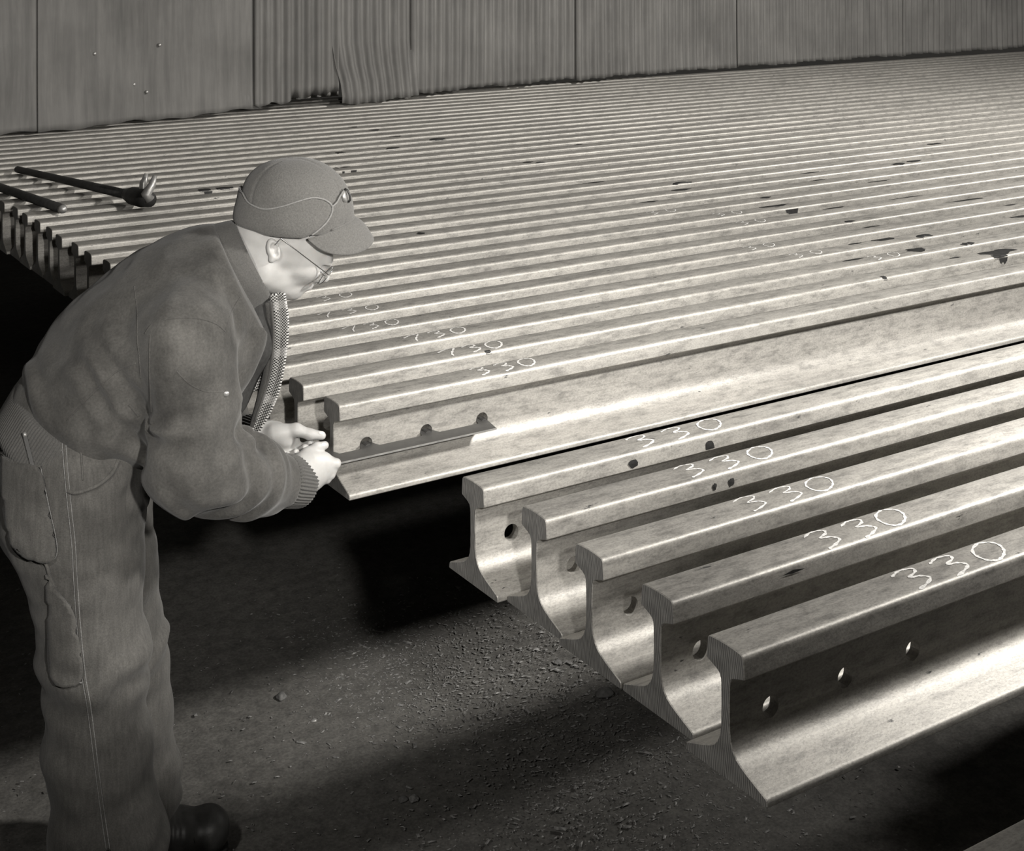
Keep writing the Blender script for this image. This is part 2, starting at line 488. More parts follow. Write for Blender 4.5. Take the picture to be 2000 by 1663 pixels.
for x, y, lb in fr: rail(x, y, ME_A, lb, FG)
A_X, A_Y = 1.271, 2.648
railA = rail(A_X, A_Y, ME_A, 'steel rail being gauged, with the toothed bar set in its bolt holes', BG)
ypos = [2.8055]
for i in range(34): ypos.append(ypos[-1] + (0.150 if i < 7 else 0.146 if i < 12 else 0.142 if i < 17 else 0.139))
for i, y in enumerate(ypos):
    x = 1.262 - 0.018*max(0, y-4.1) + rnd.uniform(-0.008, 0.008) + (0 if i else 0.0)
    rail(x if i else 1.263, y, ME_B, '%s steel rail behind the one being gauged' % ORD[i].capitalize() if i else
         'steel rail directly behind the gauged one, its end face black in shadow', BG)

# chalk figures written across the heads
GL = {  # strokes in a unit box: x along the rail, y across it (towards the far side)
 '3': [[(0.0, 0.80), (0.35, 0.97), (0.75, 0.88), (0.72, 0.68), (0.42, 0.54), (0.75, 0.45), (0.95, 0.25), (0.68, 0.08), (0.38, 0.0)]],
 '7': [[(-0.1, 0.62), (0.45, 0.92), (0.95, 0.95), (0.80, 0.62), (0.60, 0.25), (0.62, 0.0)]],
 '0': [[(0.5, 0.98), (0.15, 0.80), (0.02, 0.50), (0.18, 0.16), (0.52, 0.03), (0.86, 0.20), (0.98, 0.52), (0.85, 0.82), (0.5, 0.98), (0.36, 0.93)]]}
def stroke_geo(pts, w, V, Fc):
    C = catmull([(p[0], p[1], 0) for p in pts], 5); b = len(V)
    for i, p in enumerate(C):
        t = C[min(i+1, len(C)-1)] - C[max(i-1, 0)]; L = math.hypot(t[0], t[1]) or 1
        nx_, ny_ = -t[1]/L, t[0]/L
        ww = w*(0.72 + 0.28*math.sin(i*1.7+p[0]*90)) * (0.35 if i in (0, len(C)-1) else 1)
        for s in (-1, 1):
            x, y = p[0]+nx_*ww*s, p[1]+ny_*ww*s
            V.append((x, y, crown(y) + 0.0007))
    for i in range(len(C)-1):
        k = b+2*i; Fc.append((k, k+2, k+3, k+1))
def chalk(idx, u, v, text, cw=0.050, gap=0.030, hgt=0.052, w=0.0016, slant=0.35, skip=()):
    w *= 1.35
    o, rx, ry = RAILS[idx]
    p = on_y(u, v, ry); x = p.x - rx
    for ci, ch in enumerate(text):
        if ci not in skip:
            V = []; Fc = []
            for st in GL[ch]:
                jx, jy = rnd.uniform(-0.05, 0.05), rnd.uniform(-0.04, 0.04)
                pts = [((q[0]+jx+slant*(q[1]-0.5))*cw + x, max(-0.034, min(0.032, (q[1]+jy-0.5)*hgt))) for q in st]
                stroke_geo(pts, w, V, Fc)
            mesh_obj('chalk_figure', V, Fc, MAT['chalk'], o)
        x += cw+gap
# rail index: 0 corner, 1..5 front (nearest first), 6 gauged, 7.. bed
chalk(1, 1752, 1122, '330', 0.062, 0.022, 0.058, 0.0023)
chalk(2, 1582, 1062, '330', 0.058, 0.018, 0.060, 0.0023)
chalk(3, 1438, 990, '330', 0.060, 0.020, 0.056, 0.0018)
chalk(4, 1322, 930, '330', 0.056, 0.028, 0.056, 0.0020)
chalk(5, 1228, 872, '330', 0.056, 0.028, 0.056, 0.0020)
chalk(6, 922, 728, '330', 0.042, 0.018, 0.056, 0.0024)
chalk(7, 862, 694, '730', 0.044, 0.014, 0.056, 0.0024)
chalk(8, 792, 660, '730', 0.040, 0.022, 0.052, 0.0022)
chalk(9, 672, 641, '730', 0.036, 0.020, 0.050, 0.0018)
chalk(10, 622, 612, '730', 0.036, 0.030, 0.048, 0.0018)
chalk(11, 574, 586, '730', 0.036, 0.030, 0.048, 0.0018, skip=(0,))
for i, (k, u, v) in enumerate(((12, 1440, 505), (10, 1455, 540), (9, 1545, 553), (8, 1700, 575), (13, 1395, 487), (14, 1265, 457))):
    chalk(k, u, v, '30', 0.040, 0.04, 0.048, 0.0018)

# flakes of black scale stuck on the heads
def flake(u, v, lx, wy, side=0.0, spike=0.0):
    p = inv(u, v, BED+RH)
    k = min(range(len(RAILS)), key=lambda i: abs(RAILS[i][2]-p.y)); o, rx, ry = RAILS[k]
    x0 = p.x-rx; y0 = max(-0.034, min(0.030, p.y-ry)); n = 14; V = []; Fc = []
    V.append((x0, y0, crown(y0)+0.0022))
    for i in range(n):
        a = 2*math.pi*i/n; r = rnd.uniform(0.7, 1.1)
        ex = 1 + (spike if math.cos(a) < -0.8 else 0)
        x = x0 + math.cos(a)*lx/2*r*ex; y = max(-0.0366, min(0.034, y0+math.sin(a)*wy/2*r))
        V.append((x, y, crown(y)+0.0008))
    Fc = [(0, 1+i, 1+(i+1) % n) for i in range(n)]
    if side > 0:
        k = 7; dv = [(x0-lx*0.1+lx*0.55*i/(k-1), -0.0370, RH-0.007) for i in range(k)]
        dv += [(x0-lx*0.06+lx*0.46*i/(k-1), -HW/2-0.0014, RH-0.012-side*rnd.uniform(0.35, 1.0)*math.sin(0.5+2.0*i/(k-1))) for i in range(k)]
        mesh_obj('scale_drip', dv, [(i, i+1, k+i+1, k+i) for i in range(k-1)], MAT['scale'], o)
    mesh_obj('scale_flake', V, Fc, MAT['scale'], o)
for a in ((1518, 401, 0.11, 0.05, 0.022, 0.5), (1495, 386, 0.05, 0.03), (1622, 404, 0.11, 0.035), (1885, 388, 0.16, 0.05, 0, 0.5), (1698, 442, 0.09, 0.03),
          (1660, 432, 0.05, 0.02), (1724, 467, 0.10, 0.05), (1805, 461, 0.07, 0.04), (1668, 476, 0.06, 0.02), (1790, 488, 0.08, 0.05), (1945, 492, 0.16, 0.075),
          (1955, 500, 0.07, 0.04, 0.02), (1890, 476, 0.06, 0.03), (1668, 507, 0.10, 0.02), (1748, 546, 0.02, 0.03), (1968, 399, 0.09, 0.03), (1985, 421, 0.12, 0.05),
          (1708, 352, 0.14, 0.04), (1775, 383, 0.16, 0.02, 0, 0.5), (1580, 337, 0.12, 0.03), (1590, 350, 0.10, 0.03), (1265, 393, 0.10, 0.05), (1330, 371, 0.10, 0.03),
          (1865, 503, 0.05, 0.02), (1330, 357, 0.10, 0.03), (1162, 356, 0.12, 0.03), (1825, 281, 0.10, 0.04), (1755, 320, 0.08, 0.04), (1785, 315, 0.09, 0.03),
          (690, 248, 0.05, 0.06), (732, 254, 0.06, 0.05), (772, 266, 0.08, 0.06), (768, 289, 0.07, 0.05), (858, 272, 0.09, 0.05), (672, 325, 0.05, 0.06, 0.02),
          (655, 327, 0.02, 0.06, 0.02), (405, 372, 0.06, 0.05, 0.02), (440, 368, 0.08, 0.04), (822, 456, 0.03, 0.03), (665, 298, 0.05, 0.04), (1030, 317, 0.06, 0.03),
          (1055, 317, 0.05, 0.03), (1130, 282, 0.05, 0.03), (965, 690, 0.02, 0.012)):
    flake(*a)
# smears on the side of a front rail's head
for idx, u, v, w, h in ((5, 1386, 872, 0.022, 0.024), (5, 1236, 905, 0.020, 0.018), (4, 1428, 940, 0.012, 0.016), (4, 1395, 950, 0.008, 0.012), (2, 1548, 1112, 0.05, 0.012)):
    o, rx, ry = RAILS[idx]; p = on_y(u, v, ry-HW/2); zc = p.z-BED; x0 = p.x-rx; V = [(x0, -HW/2-0.0022, zc)]; n = 12
    for i in range(n):
        a = 2*math.pi*i/n; r = rnd.uniform(0.75, 1.15)
        V.append((x0+math.cos(a)*w/2*r*1.1, -HW/2-0.0014, max(RH-HD+0.004, min(RH-0.015, zc+math.sin(a)*h/2*r*1.2))))
    mesh_obj('grease_smear', V, [(0, 1+i, 1+(i+1) % n) for i in range(n)], MAT['scale'], o)

# ================================================================== drilling gauge held in the bolt holes
gx = A_X; gz = BED + HOLE_Z - 0.001; yw = A_Y - 0.0085
outline = []
yF, yB = -0.066, -0.020
outline += [(-0.075, yF), (0.352, yF), (0.3665, 0.012), (0.3455, 0.012), (0.335, yB)]
for hx in (HOLE_X[1], HOLE_X[0]):
    outline += [(hx+0.021, yB), (hx+0.0105, 0.012), (hx-0.0105, 0.012), (hx-0.021, yB)]
outline += [(0.004, yB), (-0.004, 0.004), (-0.030, 0.004), (-0.045, yB), (-0.075, yB)]
def plate(name, ol, z0, z1, mat, parent):
    n = len(ol); V = [(x, y, z0) for x, y in ol] + [(x, y, z1) for x, y in ol]
    Fc = [tuple(range(n-1, -1, -1)), tuple(range(n, 2*n))] + [(i, (i+1) % n, n+(i+1) % n, n+i) for i in range(n)]
    return mesh_obj(name, V, Fc, mat, parent)
ga = tag(empty('drilling_gauge', (gx, yw, gz)), 'dark flat steel gauge bar with teeth set in three bolt holes', 'gauge')
plate('toothed_bar', outline, -0.0015, 0.0015, MAT['gauge'], ga)
plate('ground_edge', [(-0.075, yF-0.0012), (0.352, yF-0.0012), (0.3522, yF+0.0006), (-0.075, yF+0.0006)], -0.0012, 0.0019, MAT['worn'], ga)
for hx in HOLE_X:     # round plug under each tooth
    V, Fc = tube_geo([(hx, -0.010, -0.004), (hx, 0.010, -0.004)], 0.0085, 14)
    mesh_obj('plug', V, Fc, MAT['gauge'], ga)

# ================================================================== bars lying across the far left of the bed
top = BED + RH
def ptop(u, v, r): return inv(u, v, top + r)
p0, p1 = ptop(34, 331, 0.015), ptop(252, 381, 0.0345)
e = tag(empty('rail_fork', p0), 'long dark iron bar with a two-pronged claw lying across the rails', 'bar')
L = lambda p: Vector(p)-Vector(e.location)
tube_obj('shaft', [L(p0), L(p0.lerp(p1, 0.5)), L(p1)], [0.0135, 0.015, 0.018], MAT['bar'], e, 12)
ax = (p1-p0).normalized(); sd = Vector((0, 0, 1)).cross(ax).normalized()
V, Fc = tube_geo([L(p1-ax*0.02), L(p1+ax*0.03), L(p1+ax*0.10), L(p1+ax*0.15)], [0.020, 0.032, 0.033, 0.026], 14)
mesh_obj('socket', V, Fc, MAT['bar'], e, True)
for s, q in ((1, 0.085), (-1, 0.145)):
    b = p1+ax*q
    pts = [b+sd*0.0, b+sd*0.012*s+Vector((0, 0, 0.02)), b+Vector((0.01, 0, 0.050)), b+Vector((0.02, 0, 0.082))]
    tube_obj('prong', [L(x) for x in pts], [0.020, 0.018, 0.014, 0.007], MAT['worn'], e, 10)
q0, q1 = ptop(-70, 342, 0.016), ptop(121, 408, 0.016)
e2 = tag(empty('pry_bar', q0), 'short dark round bar with a bright tip at the left edge of the rail bed', 'bar')
L2 = lambda p: Vector(p)-Vector(e2.location)
tube_obj('shaft', [L2(q0), L2(q0.lerp(q1, 0.5)), L2(q1)], [0.015, 0.016, 0.0165], MAT['bar'], e2, 12)
ax = (q1-q0).normalized()
tube_obj('bright_tip', [L2(q1), L2(q1+ax*0.012), L2(q1+ax*0.02)], [0.0168, 0.014, 0.006], MAT['worn'], e2, 12)

# ================================================================== litter on the floor
V = []; Fc = []
def chip(x, y, s, fl=0.5):
    a = rnd.uniform(0, 6.28); ca, sa = math.cos(a), math.sin(a); l = s*rnd.uniform(0.6, 1.8); w = s*rnd.uniform(0.3, 0.7); h = s*rnd.uniform(0.15, 0.4)*fl*2
    b = len(V); tx = rnd.uniform(-0.3, 0.3)*s
    for (px, py, pz) in ((-l, -w, 0), (l, -w*0.6, 0), (l*0.7, w, 0), (-l*0.8, w*0.8, 0), (0.1*l, 0, h)):
        V.append((x+px*ca-py*sa, y+px*sa+py*ca, 0.001+pz+tx*(px/l)*0.3))
    Fc.extend([(b, b+1, b+4), (b+1, b+2, b+4), (b+2, b+3, b+4), (b+3, b, b+4)])
for i in range(9000):
    k = rnd.random()
    if k < 0.36: p = inv(rnd.gauss(860, 150), max(1130, rnd.gauss(1300, 75)), 0)
    elif k < 0.62: p = inv(rnd.gauss(1130, 130), max(1150, rnd.gauss(1380, 120)), 0)
    elif k < 0.85: p = inv(rnd.gauss(1200, 230), rnd.gauss(1560, 140), 0)
    else: p = inv(rnd.uniform(0, 1500), rnd.uniform(1100, 1900), 0)
    if p.y > 6.5 or p.y < 0.2: continue
    chip(p.x, p.y, 0.0023*math.exp(rnd.gauss(0, 0.45)))
tag(mesh_obj('metal_chips', V, Fc, MAT['chip']), 'fine steel drilling chips scattered over the dirt floor', 'metal chips', None, 'stuff')

def pebble(name, u, v, r, flat, mat, label, cat):
    p = inv(u, v, 0.0); bm = bmesh.new(); bmesh.ops.create_icosphere(bm, subdivisions=3, radius=1.0)
    s = rnd.random()*9
    for vv in bm.verts:
        k = 1+0.12*math.sin(vv.co.x*3+s)+0.10*math.sin(vv.co.y*4+s*2)+0.05*math.sin(vv.co.z*7+s)
        vv.co = Vector((vv.co.x*r*k, vv.co.y*r*0.8*k, (vv.co.z*k+0.75)*r*flat))
    me = bpy.data.meshes.new(name); bm.to_mesh(me); bm.free(); me.materials.append(mat)
    for q in me.polygons: q.use_smooth = True
    o = bpy.data.objects.new(name, me); COL.objects.link(o); o.location = (p.x, p.y, -0.004); o.rotation_euler = (0, 0, s)
    return tag(o, label, cat)
pebble('pebble', 787, 1562, 0.013, 0.35, MAT['stone'], 'left of two flat round pebbles on the shaded floor', 'pebble')
pebble('pebble', 808, 1562, 0.014, 0.45, MAT['chip'], 'right and paler of two flat round pebbles on the shaded floor', 'pebble')
pebble('scrap_lump', 549, 1364, 0.017, 0.5, MAT['stone'], 'dark lump of scrap on the lit strip of floor', 'scrap')
pebble('scrap_lump', 613, 1407, 0.009, 0.4, MAT['worn'], 'pale chip of scrap on the lit strip of floor', 'scrap')
pebble('scrap_lump', 1180, 1357, 0.026, 0.35, MAT['stone'], 'flat dark lump of scrap under the front rail ends', 'scrap')
pebble('scrap_lump', 1090, 1294, 0.013, 0.4, MAT['stone'], 'small dark lump of scrap below the third rail end', 'scrap')

# ================================================================== the man bending over the gauged rail
TH = math.atan(570/F); MD = 2.78
M_lat, M_d = -570/F*MD, MD
e1 = (math.cos(TH), math.sin(TH)); e2 = (-math.sin(TH), math.cos(TH))
def lat_d_to_w(lat, d): return (cY*lat + sY*d, -sY*lat + cY*d)
mx, my = lat_d_to_w(M_lat, M_d)
person = tag(empty('person', (mx, my, 0), -(YAW-TH)), 'man in cap, suede jacket and work trousers bending to gauge a rail end', 'person')
CAM_L = np.array([(-M_lat)*e1[0] + (-M_d)*e1[1], (-M_lat)*e2[0] + (-M_d)*e2[1], ZC])
def ray_l(u, v):
    lat, d = (u-1000)/F, 1.0
    return np.array([lat*e1[0]+d*e1[1], lat*e2[0]+d*e2[1], -(v-Y0)/F])
def Q(u, v, t=0.0):
    """photo pixel -> point in the man's own frame (forward, away, up) at sideways offset t"""
    r = ray_l(u, v); k = (t-CAM_L[1])/r[1]
    return CAM_L + r*k
def to_world_local(p):      # world point -> man's frame
    x, y, z = p; lat = cY*x - sY*y; d = sY*x + cY*y; a, b = lat-M_lat, d-M_d
    return np.array([a*e1[0]+b*e1[1], a*e2[0]+b*e2[1], z])

# ---- implicit surfaces
def smin(a, b, k):
    h = np.clip(0.5+0.5*(b-a)/k, 0, 1); return b+(a-b)*h - k*h*(1-h)
def smax(a, b, k): return -smin(-a, -b, k)
def cone(P, a, b, r1, r2):
    a = np.asarray(a, float); b = np.asarray(b, float); ab = b-a
    h = np.clip((P-a)@ab/(ab@ab), 0, 1)
    return np.linalg.norm(P-a-h[:, None]*ab, axis=1) - (r1+(r2-r1)*h)
def chain(P, pts, rs, k=0.01):
    d = None
    for i in range(len(pts)-1):
        c = cone(P, pts[i], pts[i+1], rs[i], rs[i+1]); d = c if d is None else smin(d, c, k)
    return d
def slab(P, pts, ri, rt):
    """limb with an oval section: ri in the side view, rt across (local axis 1)"""
    d = None
    for i in range(len(pts)-1):
        a = np.asarray(pts[i], float); b = np.asarray(pts[i+1], float); ab = b-a
        h = np.clip((P-a)@ab/(ab@ab), 0, 1); w = P-a-h[:, None]*ab
        r1 = ri[i]+(ri[i+1]-ri[i])*h; r2 = rt[i]+(rt[i+1]-rt[i])*h
        q = np.sqrt((w[:, 0]**2+w[:, 2]**2)/r1**2 + w[:, 1]**2/r2**2)
        c = (q-1)*np.minimum(r1, r2); d = c if d is None else smin(d, c, 0.03)
    return d
def ell(P, c, r, pitch=0.0, yaw=0.0):
    """ellipsoid; pitch tips the forward axis down, yaw turns it away"""
    q = P-np.asarray(c, float); cp, sp = math.cos(pitch), math.sin(pitch); cw, sw = math.cos(yaw), math.sin(yaw)
    f = np.array([cp*cw, cp*sw, -sp]); s = np.array([-sw, cw, 0]); u = np.cross(f, s)
    q = np.stack([q@f, q@s, q@u], 1); r = np.asarray(r, float)
    k0 = np.linalg.norm(q/r, axis=1); k1 = np.linalg.norm(q/r**2, axis=1)+1e-9
    return k0*(k0-1)/k1
class Noise:
    def __init__(s, seed, wl, n=10):
        g = np.random.default_rng(seed); d = g.normal(size=(n, 3)); d /= np.linalg.norm(d, axis=1)[:, None]
        s.k = d*(2*np.pi/(wl*g.uniform(0.7, 1.5, n)))[:, None]; s.p = g.uniform(0, 6.28, n); s.n = n
    def __call__(s, P): return np.sin(P@s.k.T+s.p).sum(1)/math.sqrt(s.n)
def poly_sdf(p, poly):
    """signed distance to a 2-D polygon"""
    poly = np.asarray(poly, float); d = np.full(len(p), 1e9); sgn = np.ones(len(p)); n = len(poly)
    for i in range(n):
        a = poly[i]; b = poly[i-1]; e = b-a; w = p-a
        t = np.clip((w@e)/(e@e), 0, 1); q = w-t[:, None]*e; d = np.minimum(d, (q*q).sum(1))
        c1 = p[:, 1] >= a[1]; c2 = p[:, 1] < b[1]; c3 = e[0]*w[:, 1] > e[1]*w[:, 0]
        fl = (c1 & c2 & c3) | (~c1 & ~c2 & ~c3); sgn = np.where(fl, -sgn, sgn)
    return sgn*np.sqrt(d)

def surf(f, lo, hi, h, nb=7):
    """sparse surface nets: implicit function -> vertices, quads"""
    lo = np.asarray(lo, float); hi = np.asarray(hi, float); B = h*nb
    nbk = np.ceil((hi-lo)/B).astype(int)
    gi = np.stack(np.meshgrid(*[np.arange(k) for k in nbk], indexing='ij'), -1).reshape(-1, 3)
    ctr = lo+(gi+0.5)*B; act = gi[np.abs(f(ctr)) < B*1.25+0.004]
    m = nb+1; off = np.stack(np.meshgrid(np.arange(m), np.arange(m), np.arange(m), indexing='ij'), -1).reshape(-1, 3)
    D = nbk*nb+3; gid = lambda c: (c[..., 0]*D[1]+c[..., 1])*D[2]+c[..., 2]
    Vs, ids, edges = [], [], []
    for s in range(0, len(act), 256):
        bl = act[s:s+256]; gp = bl[:, None, :]*nb+off[None]
        val = np.empty(gp.shape[:2]); val[:] = f((lo+gp.reshape(-1, 3)*h)).reshape(gp.shape[:2])
        val = val.reshape(len(bl), m, m, m); ins = val < 0
        cs = np.zeros((len(bl), nb, nb, nb), int)
        for dx in (0, 1):
            for dy in (0, 1):
                for dz in (0, 1): cs += ins[:, dx:dx+nb, dy:dy+nb, dz:dz+nb]
        ci = np.argwhere((cs > 0) & (cs < 8))
        if len(ci) == 0: continue
        acc = np.zeros((len(ci), 3)); cnt = np.zeros(len(ci))
        for ax in range(3):
            o1, o2 = [q for q in range(3) if q != ax]
            for p in (0, 1):
                for q in (0, 1):
                    c0 = [0, 0, 0]; c0[o1] = p; c0[o2] = q; c1 = list(c0); c1[ax] = 1
                    a = val[ci[:, 0], ci[:, 1]+c0[0], ci[:, 2]+c0[1], ci[:, 3]+c0[2]]
                    b = val[ci[:, 0], ci[:, 1]+c1[0], ci[:, 2]+c1[1], ci[:, 3]+c1[2]]
                    mk = (a < 0) != (b < 0); t = np.where(mk, a/np.where(mk, a-b, 1), 0)
                    pos = np.zeros((len(ci), 3)); pos[:, o1] = p; pos[:, o2] = q; pos[:, ax] = t
                    acc += pos*mk[:, None]; cnt += mk
        cell = bl[ci[:, 0]]*nb+ci[:, 1:]
        Vs.append(lo+(cell+acc/cnt[:, None])*h); ids.append(gid(cell+1))
        for ax in range(3):
            sl0 = [slice(None)]+[slice(0, nb)]*3; sl1 = list(sl0); sl1[ax+1] = slice(1, nb+1)
            a = ins[tuple(sl0)]; b = ins[tuple(sl1)]; ei = np.argwhere(a != b)
            if len(ei) == 0: continue
            c = bl[ei[:, 0]]*nb+ei[:, 1:]; edges.append((ax, c, a[tuple(ei.T)]))
    V = np.concatenate(Vs); I = np.concatenate(ids); o = np.argsort(I); I = I[o]; V = V[o]
    Fq = []
    for ax, c, fl in edges:
        o1, o2 = (ax+1) % 3, (ax+2) % 3; quad = []
        for p, q in ((0, 0), (-1, 0), (-1, -1), (0, -1)):
            cc = c.copy(); cc[:, o1] += p; cc[:, o2] += q; g = gid(cc+1)
            j = np.searchsorted(I, g); j = np.minimum(j, len(I)-1); quad.append(np.where(I[j] == g, j, -1))
        qd = np.stack(quad, 1); ok = (qd >= 0).all(1); qd = qd[ok]; f2 = fl[ok]
        qd[~f2] = qd[~f2][:, ::-1]; Fq.append(qd)
    return V, np.concatenate(Fq)

BV = {}
def organic(name, f, lo, hi, h, mat, parent, keep=None):
    V, q = surf(f, lo, hi, h)
    o = mesh_np(name, V, q, mat, parent)
    if keep: BV[keep] = BVHTree.FromPolygons([tuple(v) for v in V], [tuple(int(i) for i in r) for r in q])
    return o
def cast(key, u, v, lift=0.0):
    """point of a finished surface seen at a photo pixel"""
    hit = BV[key].ray_cast(Vector(CAM_L), Vector(ray_l(u, v)))
    if hit[0] is None: return None
    n = hit[1]
    if n.dot(Vector(ray_l(u, v))) > 0: n = -n
    return hit[0] + n*lift
def seam(key, name, pix, r, mat, parent, lift=0.0, n=6, k=8):
    pts = [cast(key, p[0], p[1], lift) for p in catmull([(a, b, 0) for a, b in pix], k)]
    pts = [p for p in pts if p is not None]
    out = [pts[0]]
    for p in pts[1:]:
        if (p-out[-1]).length > 0.0012 and (p-out[-1]).length < 0.08: out.append(p)
    if len(out) < 3: return None
    return tube_obj(name, out, r, mat, parent, n)
def patch(key, name, pix, lift, mat, parent, step=7.0):
    """a piece of cloth laid on a surface inside a photo outline"""
    pl = np.array([p[:2] for p in catmull([(a, b, 0) for a, b in pix]+[(pix[0][0], pix[0][1], 0)], 5)][:-1])
    u0, v0 = pl.min(0); u1, v1 = pl.max(0)
    nu = max(4, int((u1-u0)/step)); nv = max(4, int((v1-v0)/step)); V = []; idx = {}; Fc = []
    gu, gv = np.linspace(u0, u1, nu), np.linspace(v0, v1, nv); G = np.array([(a, b) for b in gv for a in gu])
    ins = poly_sdf(G, pl) < step*0.45
    # pull the rim points onto the outline
    sd = poly_sdf(G, pl)
    for i in np.where(ins & (sd > -step*0.5))[0]:
        p = G[i]; j = np.argmin(((pl-p)**2).sum(1)); a = pl[j-1]; b = pl[(j+1) % len(pl)]; e = b-a
        t = np.clip(((p-a)@e)/(e@e), 0, 1); G[i] = a+t*e
    for i in np.where(ins)[0]:
        h = cast(key, G[i][0], G[i][1], lift)
        if h is not None: idx[i] = len(V); V.append(h)
    for j in range(nv-1):
        for i in range(nu-1):
            q = [j*nu+i, j*nu+i+1, (j+1)*nu+i+1, (j+1)*nu+i]
            r = [idx[x] for x in q if x in idx]
            if len(r) >= 3:
                L = max((V[r[a]]-V[r[a-1]]).length for a in range(len(r)))
                if L < 0.04: Fc.append(tuple(r))
    o = mesh_obj(name, V, Fc, mat, parent, True)
    sm = o.modifiers.new('thickness', 'SOLIDIFY'); sm.thickness = lift+0.002; sm.offset = -1 if True else 1
    return o

# ---------------------------------------------------------------- trousers
nzA, nzB = Noise(3, 0.16), Noise(4, 0.055)
LEGN = [Q(158, 925, -0.085), Q(166, 1095, -0.100), Q(184, 1285, -0.105), Q(190, 1460, -0.105), Q(212, 1640, -0.110), Q(232, 1815, -0.115)]
LEGN_R = [0.118, 0.100, 0.092, 0.090, 0.100, 0.108]
LEGF = [Q(180, 935, 0.085), Q(205, 1100, 0.115), Q(236, 1270, 0.150), Q(250, 1400, 0.175), Q(262, 1520, 0.190), Q(268, 1640, 0.205)]
LEGF_R = [0.112, 0.096, 0.090, 0.082, 0.085, 0.083]
def f_trousers(P):
    pel = slab(P, [Q(150, 800, 0), Q(158, 870, 0), Q(145, 960, 0.0)], [0.122, 0.130, 0.128], [0.165, 0.175, 0.178])
    seat = ell(P, Q(120, 985, -0.06), (0.112, 0.11, 0.105)); seat2 = ell(P, Q(125, 985, 0.07), (0.105, 0.11, 0.10))
    d = smin(smin(pel, seat, 0.05), seat2, 0.05)
    ln = chain(P, LEGN, LEGN_R, 0.04); lf = chain(P, LEGF, LEGF_R, 0.04)
    d = smin(d, smin(ln, lf, 0.012), 0.045)
    # creases: diagonal pulls behind the knees and at the crotch, sag above the hems
    for L, R, ph in ((LEGN, LEGN_R, 0.0), (LEGF, LEGF_R, 1.4)):
        a, b = L[1], L[5]; ab = b-a; s = (P-a)@ab/(ab@ab); ang = np.arctan2(P[:, 1]-a[1], P[:, 0]-a[0])
        win = np.exp(-((s-0.32)/0.13)**2)+0.7*np.exp(-((s-0.85)/0.16)**2)
        near = chain(P, L, R, 0.04)
        d = d + 0.0048*np.sin(s*46+1.6*np.sin(ang+ph)+1.3*nzA(P)+ph)*win*(np.abs(near) < 0.03)
    c = Q(285, 945, -0.1); r = np.linalg.norm(P-c, axis=1)
    d = d + 0.0055*np.sin(r*120+1.2*nzA(P))*np.exp(-(r/0.085)**2)
    d = d + 0.0022*nzA(P) + 0.0012*nzB(P)
    # cut the hems level
    hemN = (LEGN[5][2]+0.055)-P[:, 2]; hemF = (LEGF[5][2]+0.0)-P[:, 2]
    return smax(d, np.where(P[:, 1] < 0.045, hemN, hemF), 0.004)
trousers = organic('trousers', f_trousers, (-0.52, -0.34, 0.05), (0.08, 0.36, 1.14), 0.0048, MAT['denim'], person, 'tr')

# ---------------------------------------------------------------- jacket
TOR = [Q(158, 838, 0), Q(200, 772, 0), Q(268, 690, 0), Q(352, 622, 0), Q(410, 552, 0), Q(452, 505, 0)]
TOR_I = [0.128, 0.148, 0.152, 0.150, 0.112, 0.068]; TOR_T = [0.168, 0.190, 0.205, 0.205, 0.165, 0.085]
SHN, ELN, WRN = Q(362, 668, -0.195), Q(384, 912, -0.235), Q(572, 942, -0.050)
SHF, ELF, WRF = Q(428, 645, 0.185), Q(398, 838, 0.245), Q(506, 864, 0.075)
def arm_fold(P, a, b, seed, freq, s0, w, amp):
    ab = b-a; s = (P-a)@ab/(ab@ab); q = P-a-np.clip(s, 0, 1)[:, None]*ab
    ang = np.arctan2(q[:, 1], q[:, 0]+1e-9); dist = np.linalg.norm(q, axis=1)
    return amp*np.sin(s*freq+2.4*np.sin(ang+seed)+1.6*nzA(P+seed))*np.exp(-((s-s0)/w)**2)*(dist < 0.13)
def f_sleeves(P):
    n1 = cone(P, SHN, ELN, 0.090, 0.076); n2 = chain(P, [ELN, ELN+(WRN-ELN)*0.5, WRN], [0.076, 0.068, 0.046], 0.03)
    n = smin(n1, n2, 0.045) + arm_fold(P, ELN, WRN, 0.0, 26, 0.30, 0.28, 0.0070) + arm_fold(P, SHN, ELN, 1.0, 19, 0.72, 0.26, 0.0065)
    f1 = cone(P, SHF, ELF, 0.085, 0.072); f2 = cone(P, ELF, WRF, 0.070, 0.046)
    return n, smin(f1, f2, 0.04)
NECK_A = np.array([0.90, 0, 0.436]); NECK_C = Q(494, 507, 0.0)-NECK_A*0.034
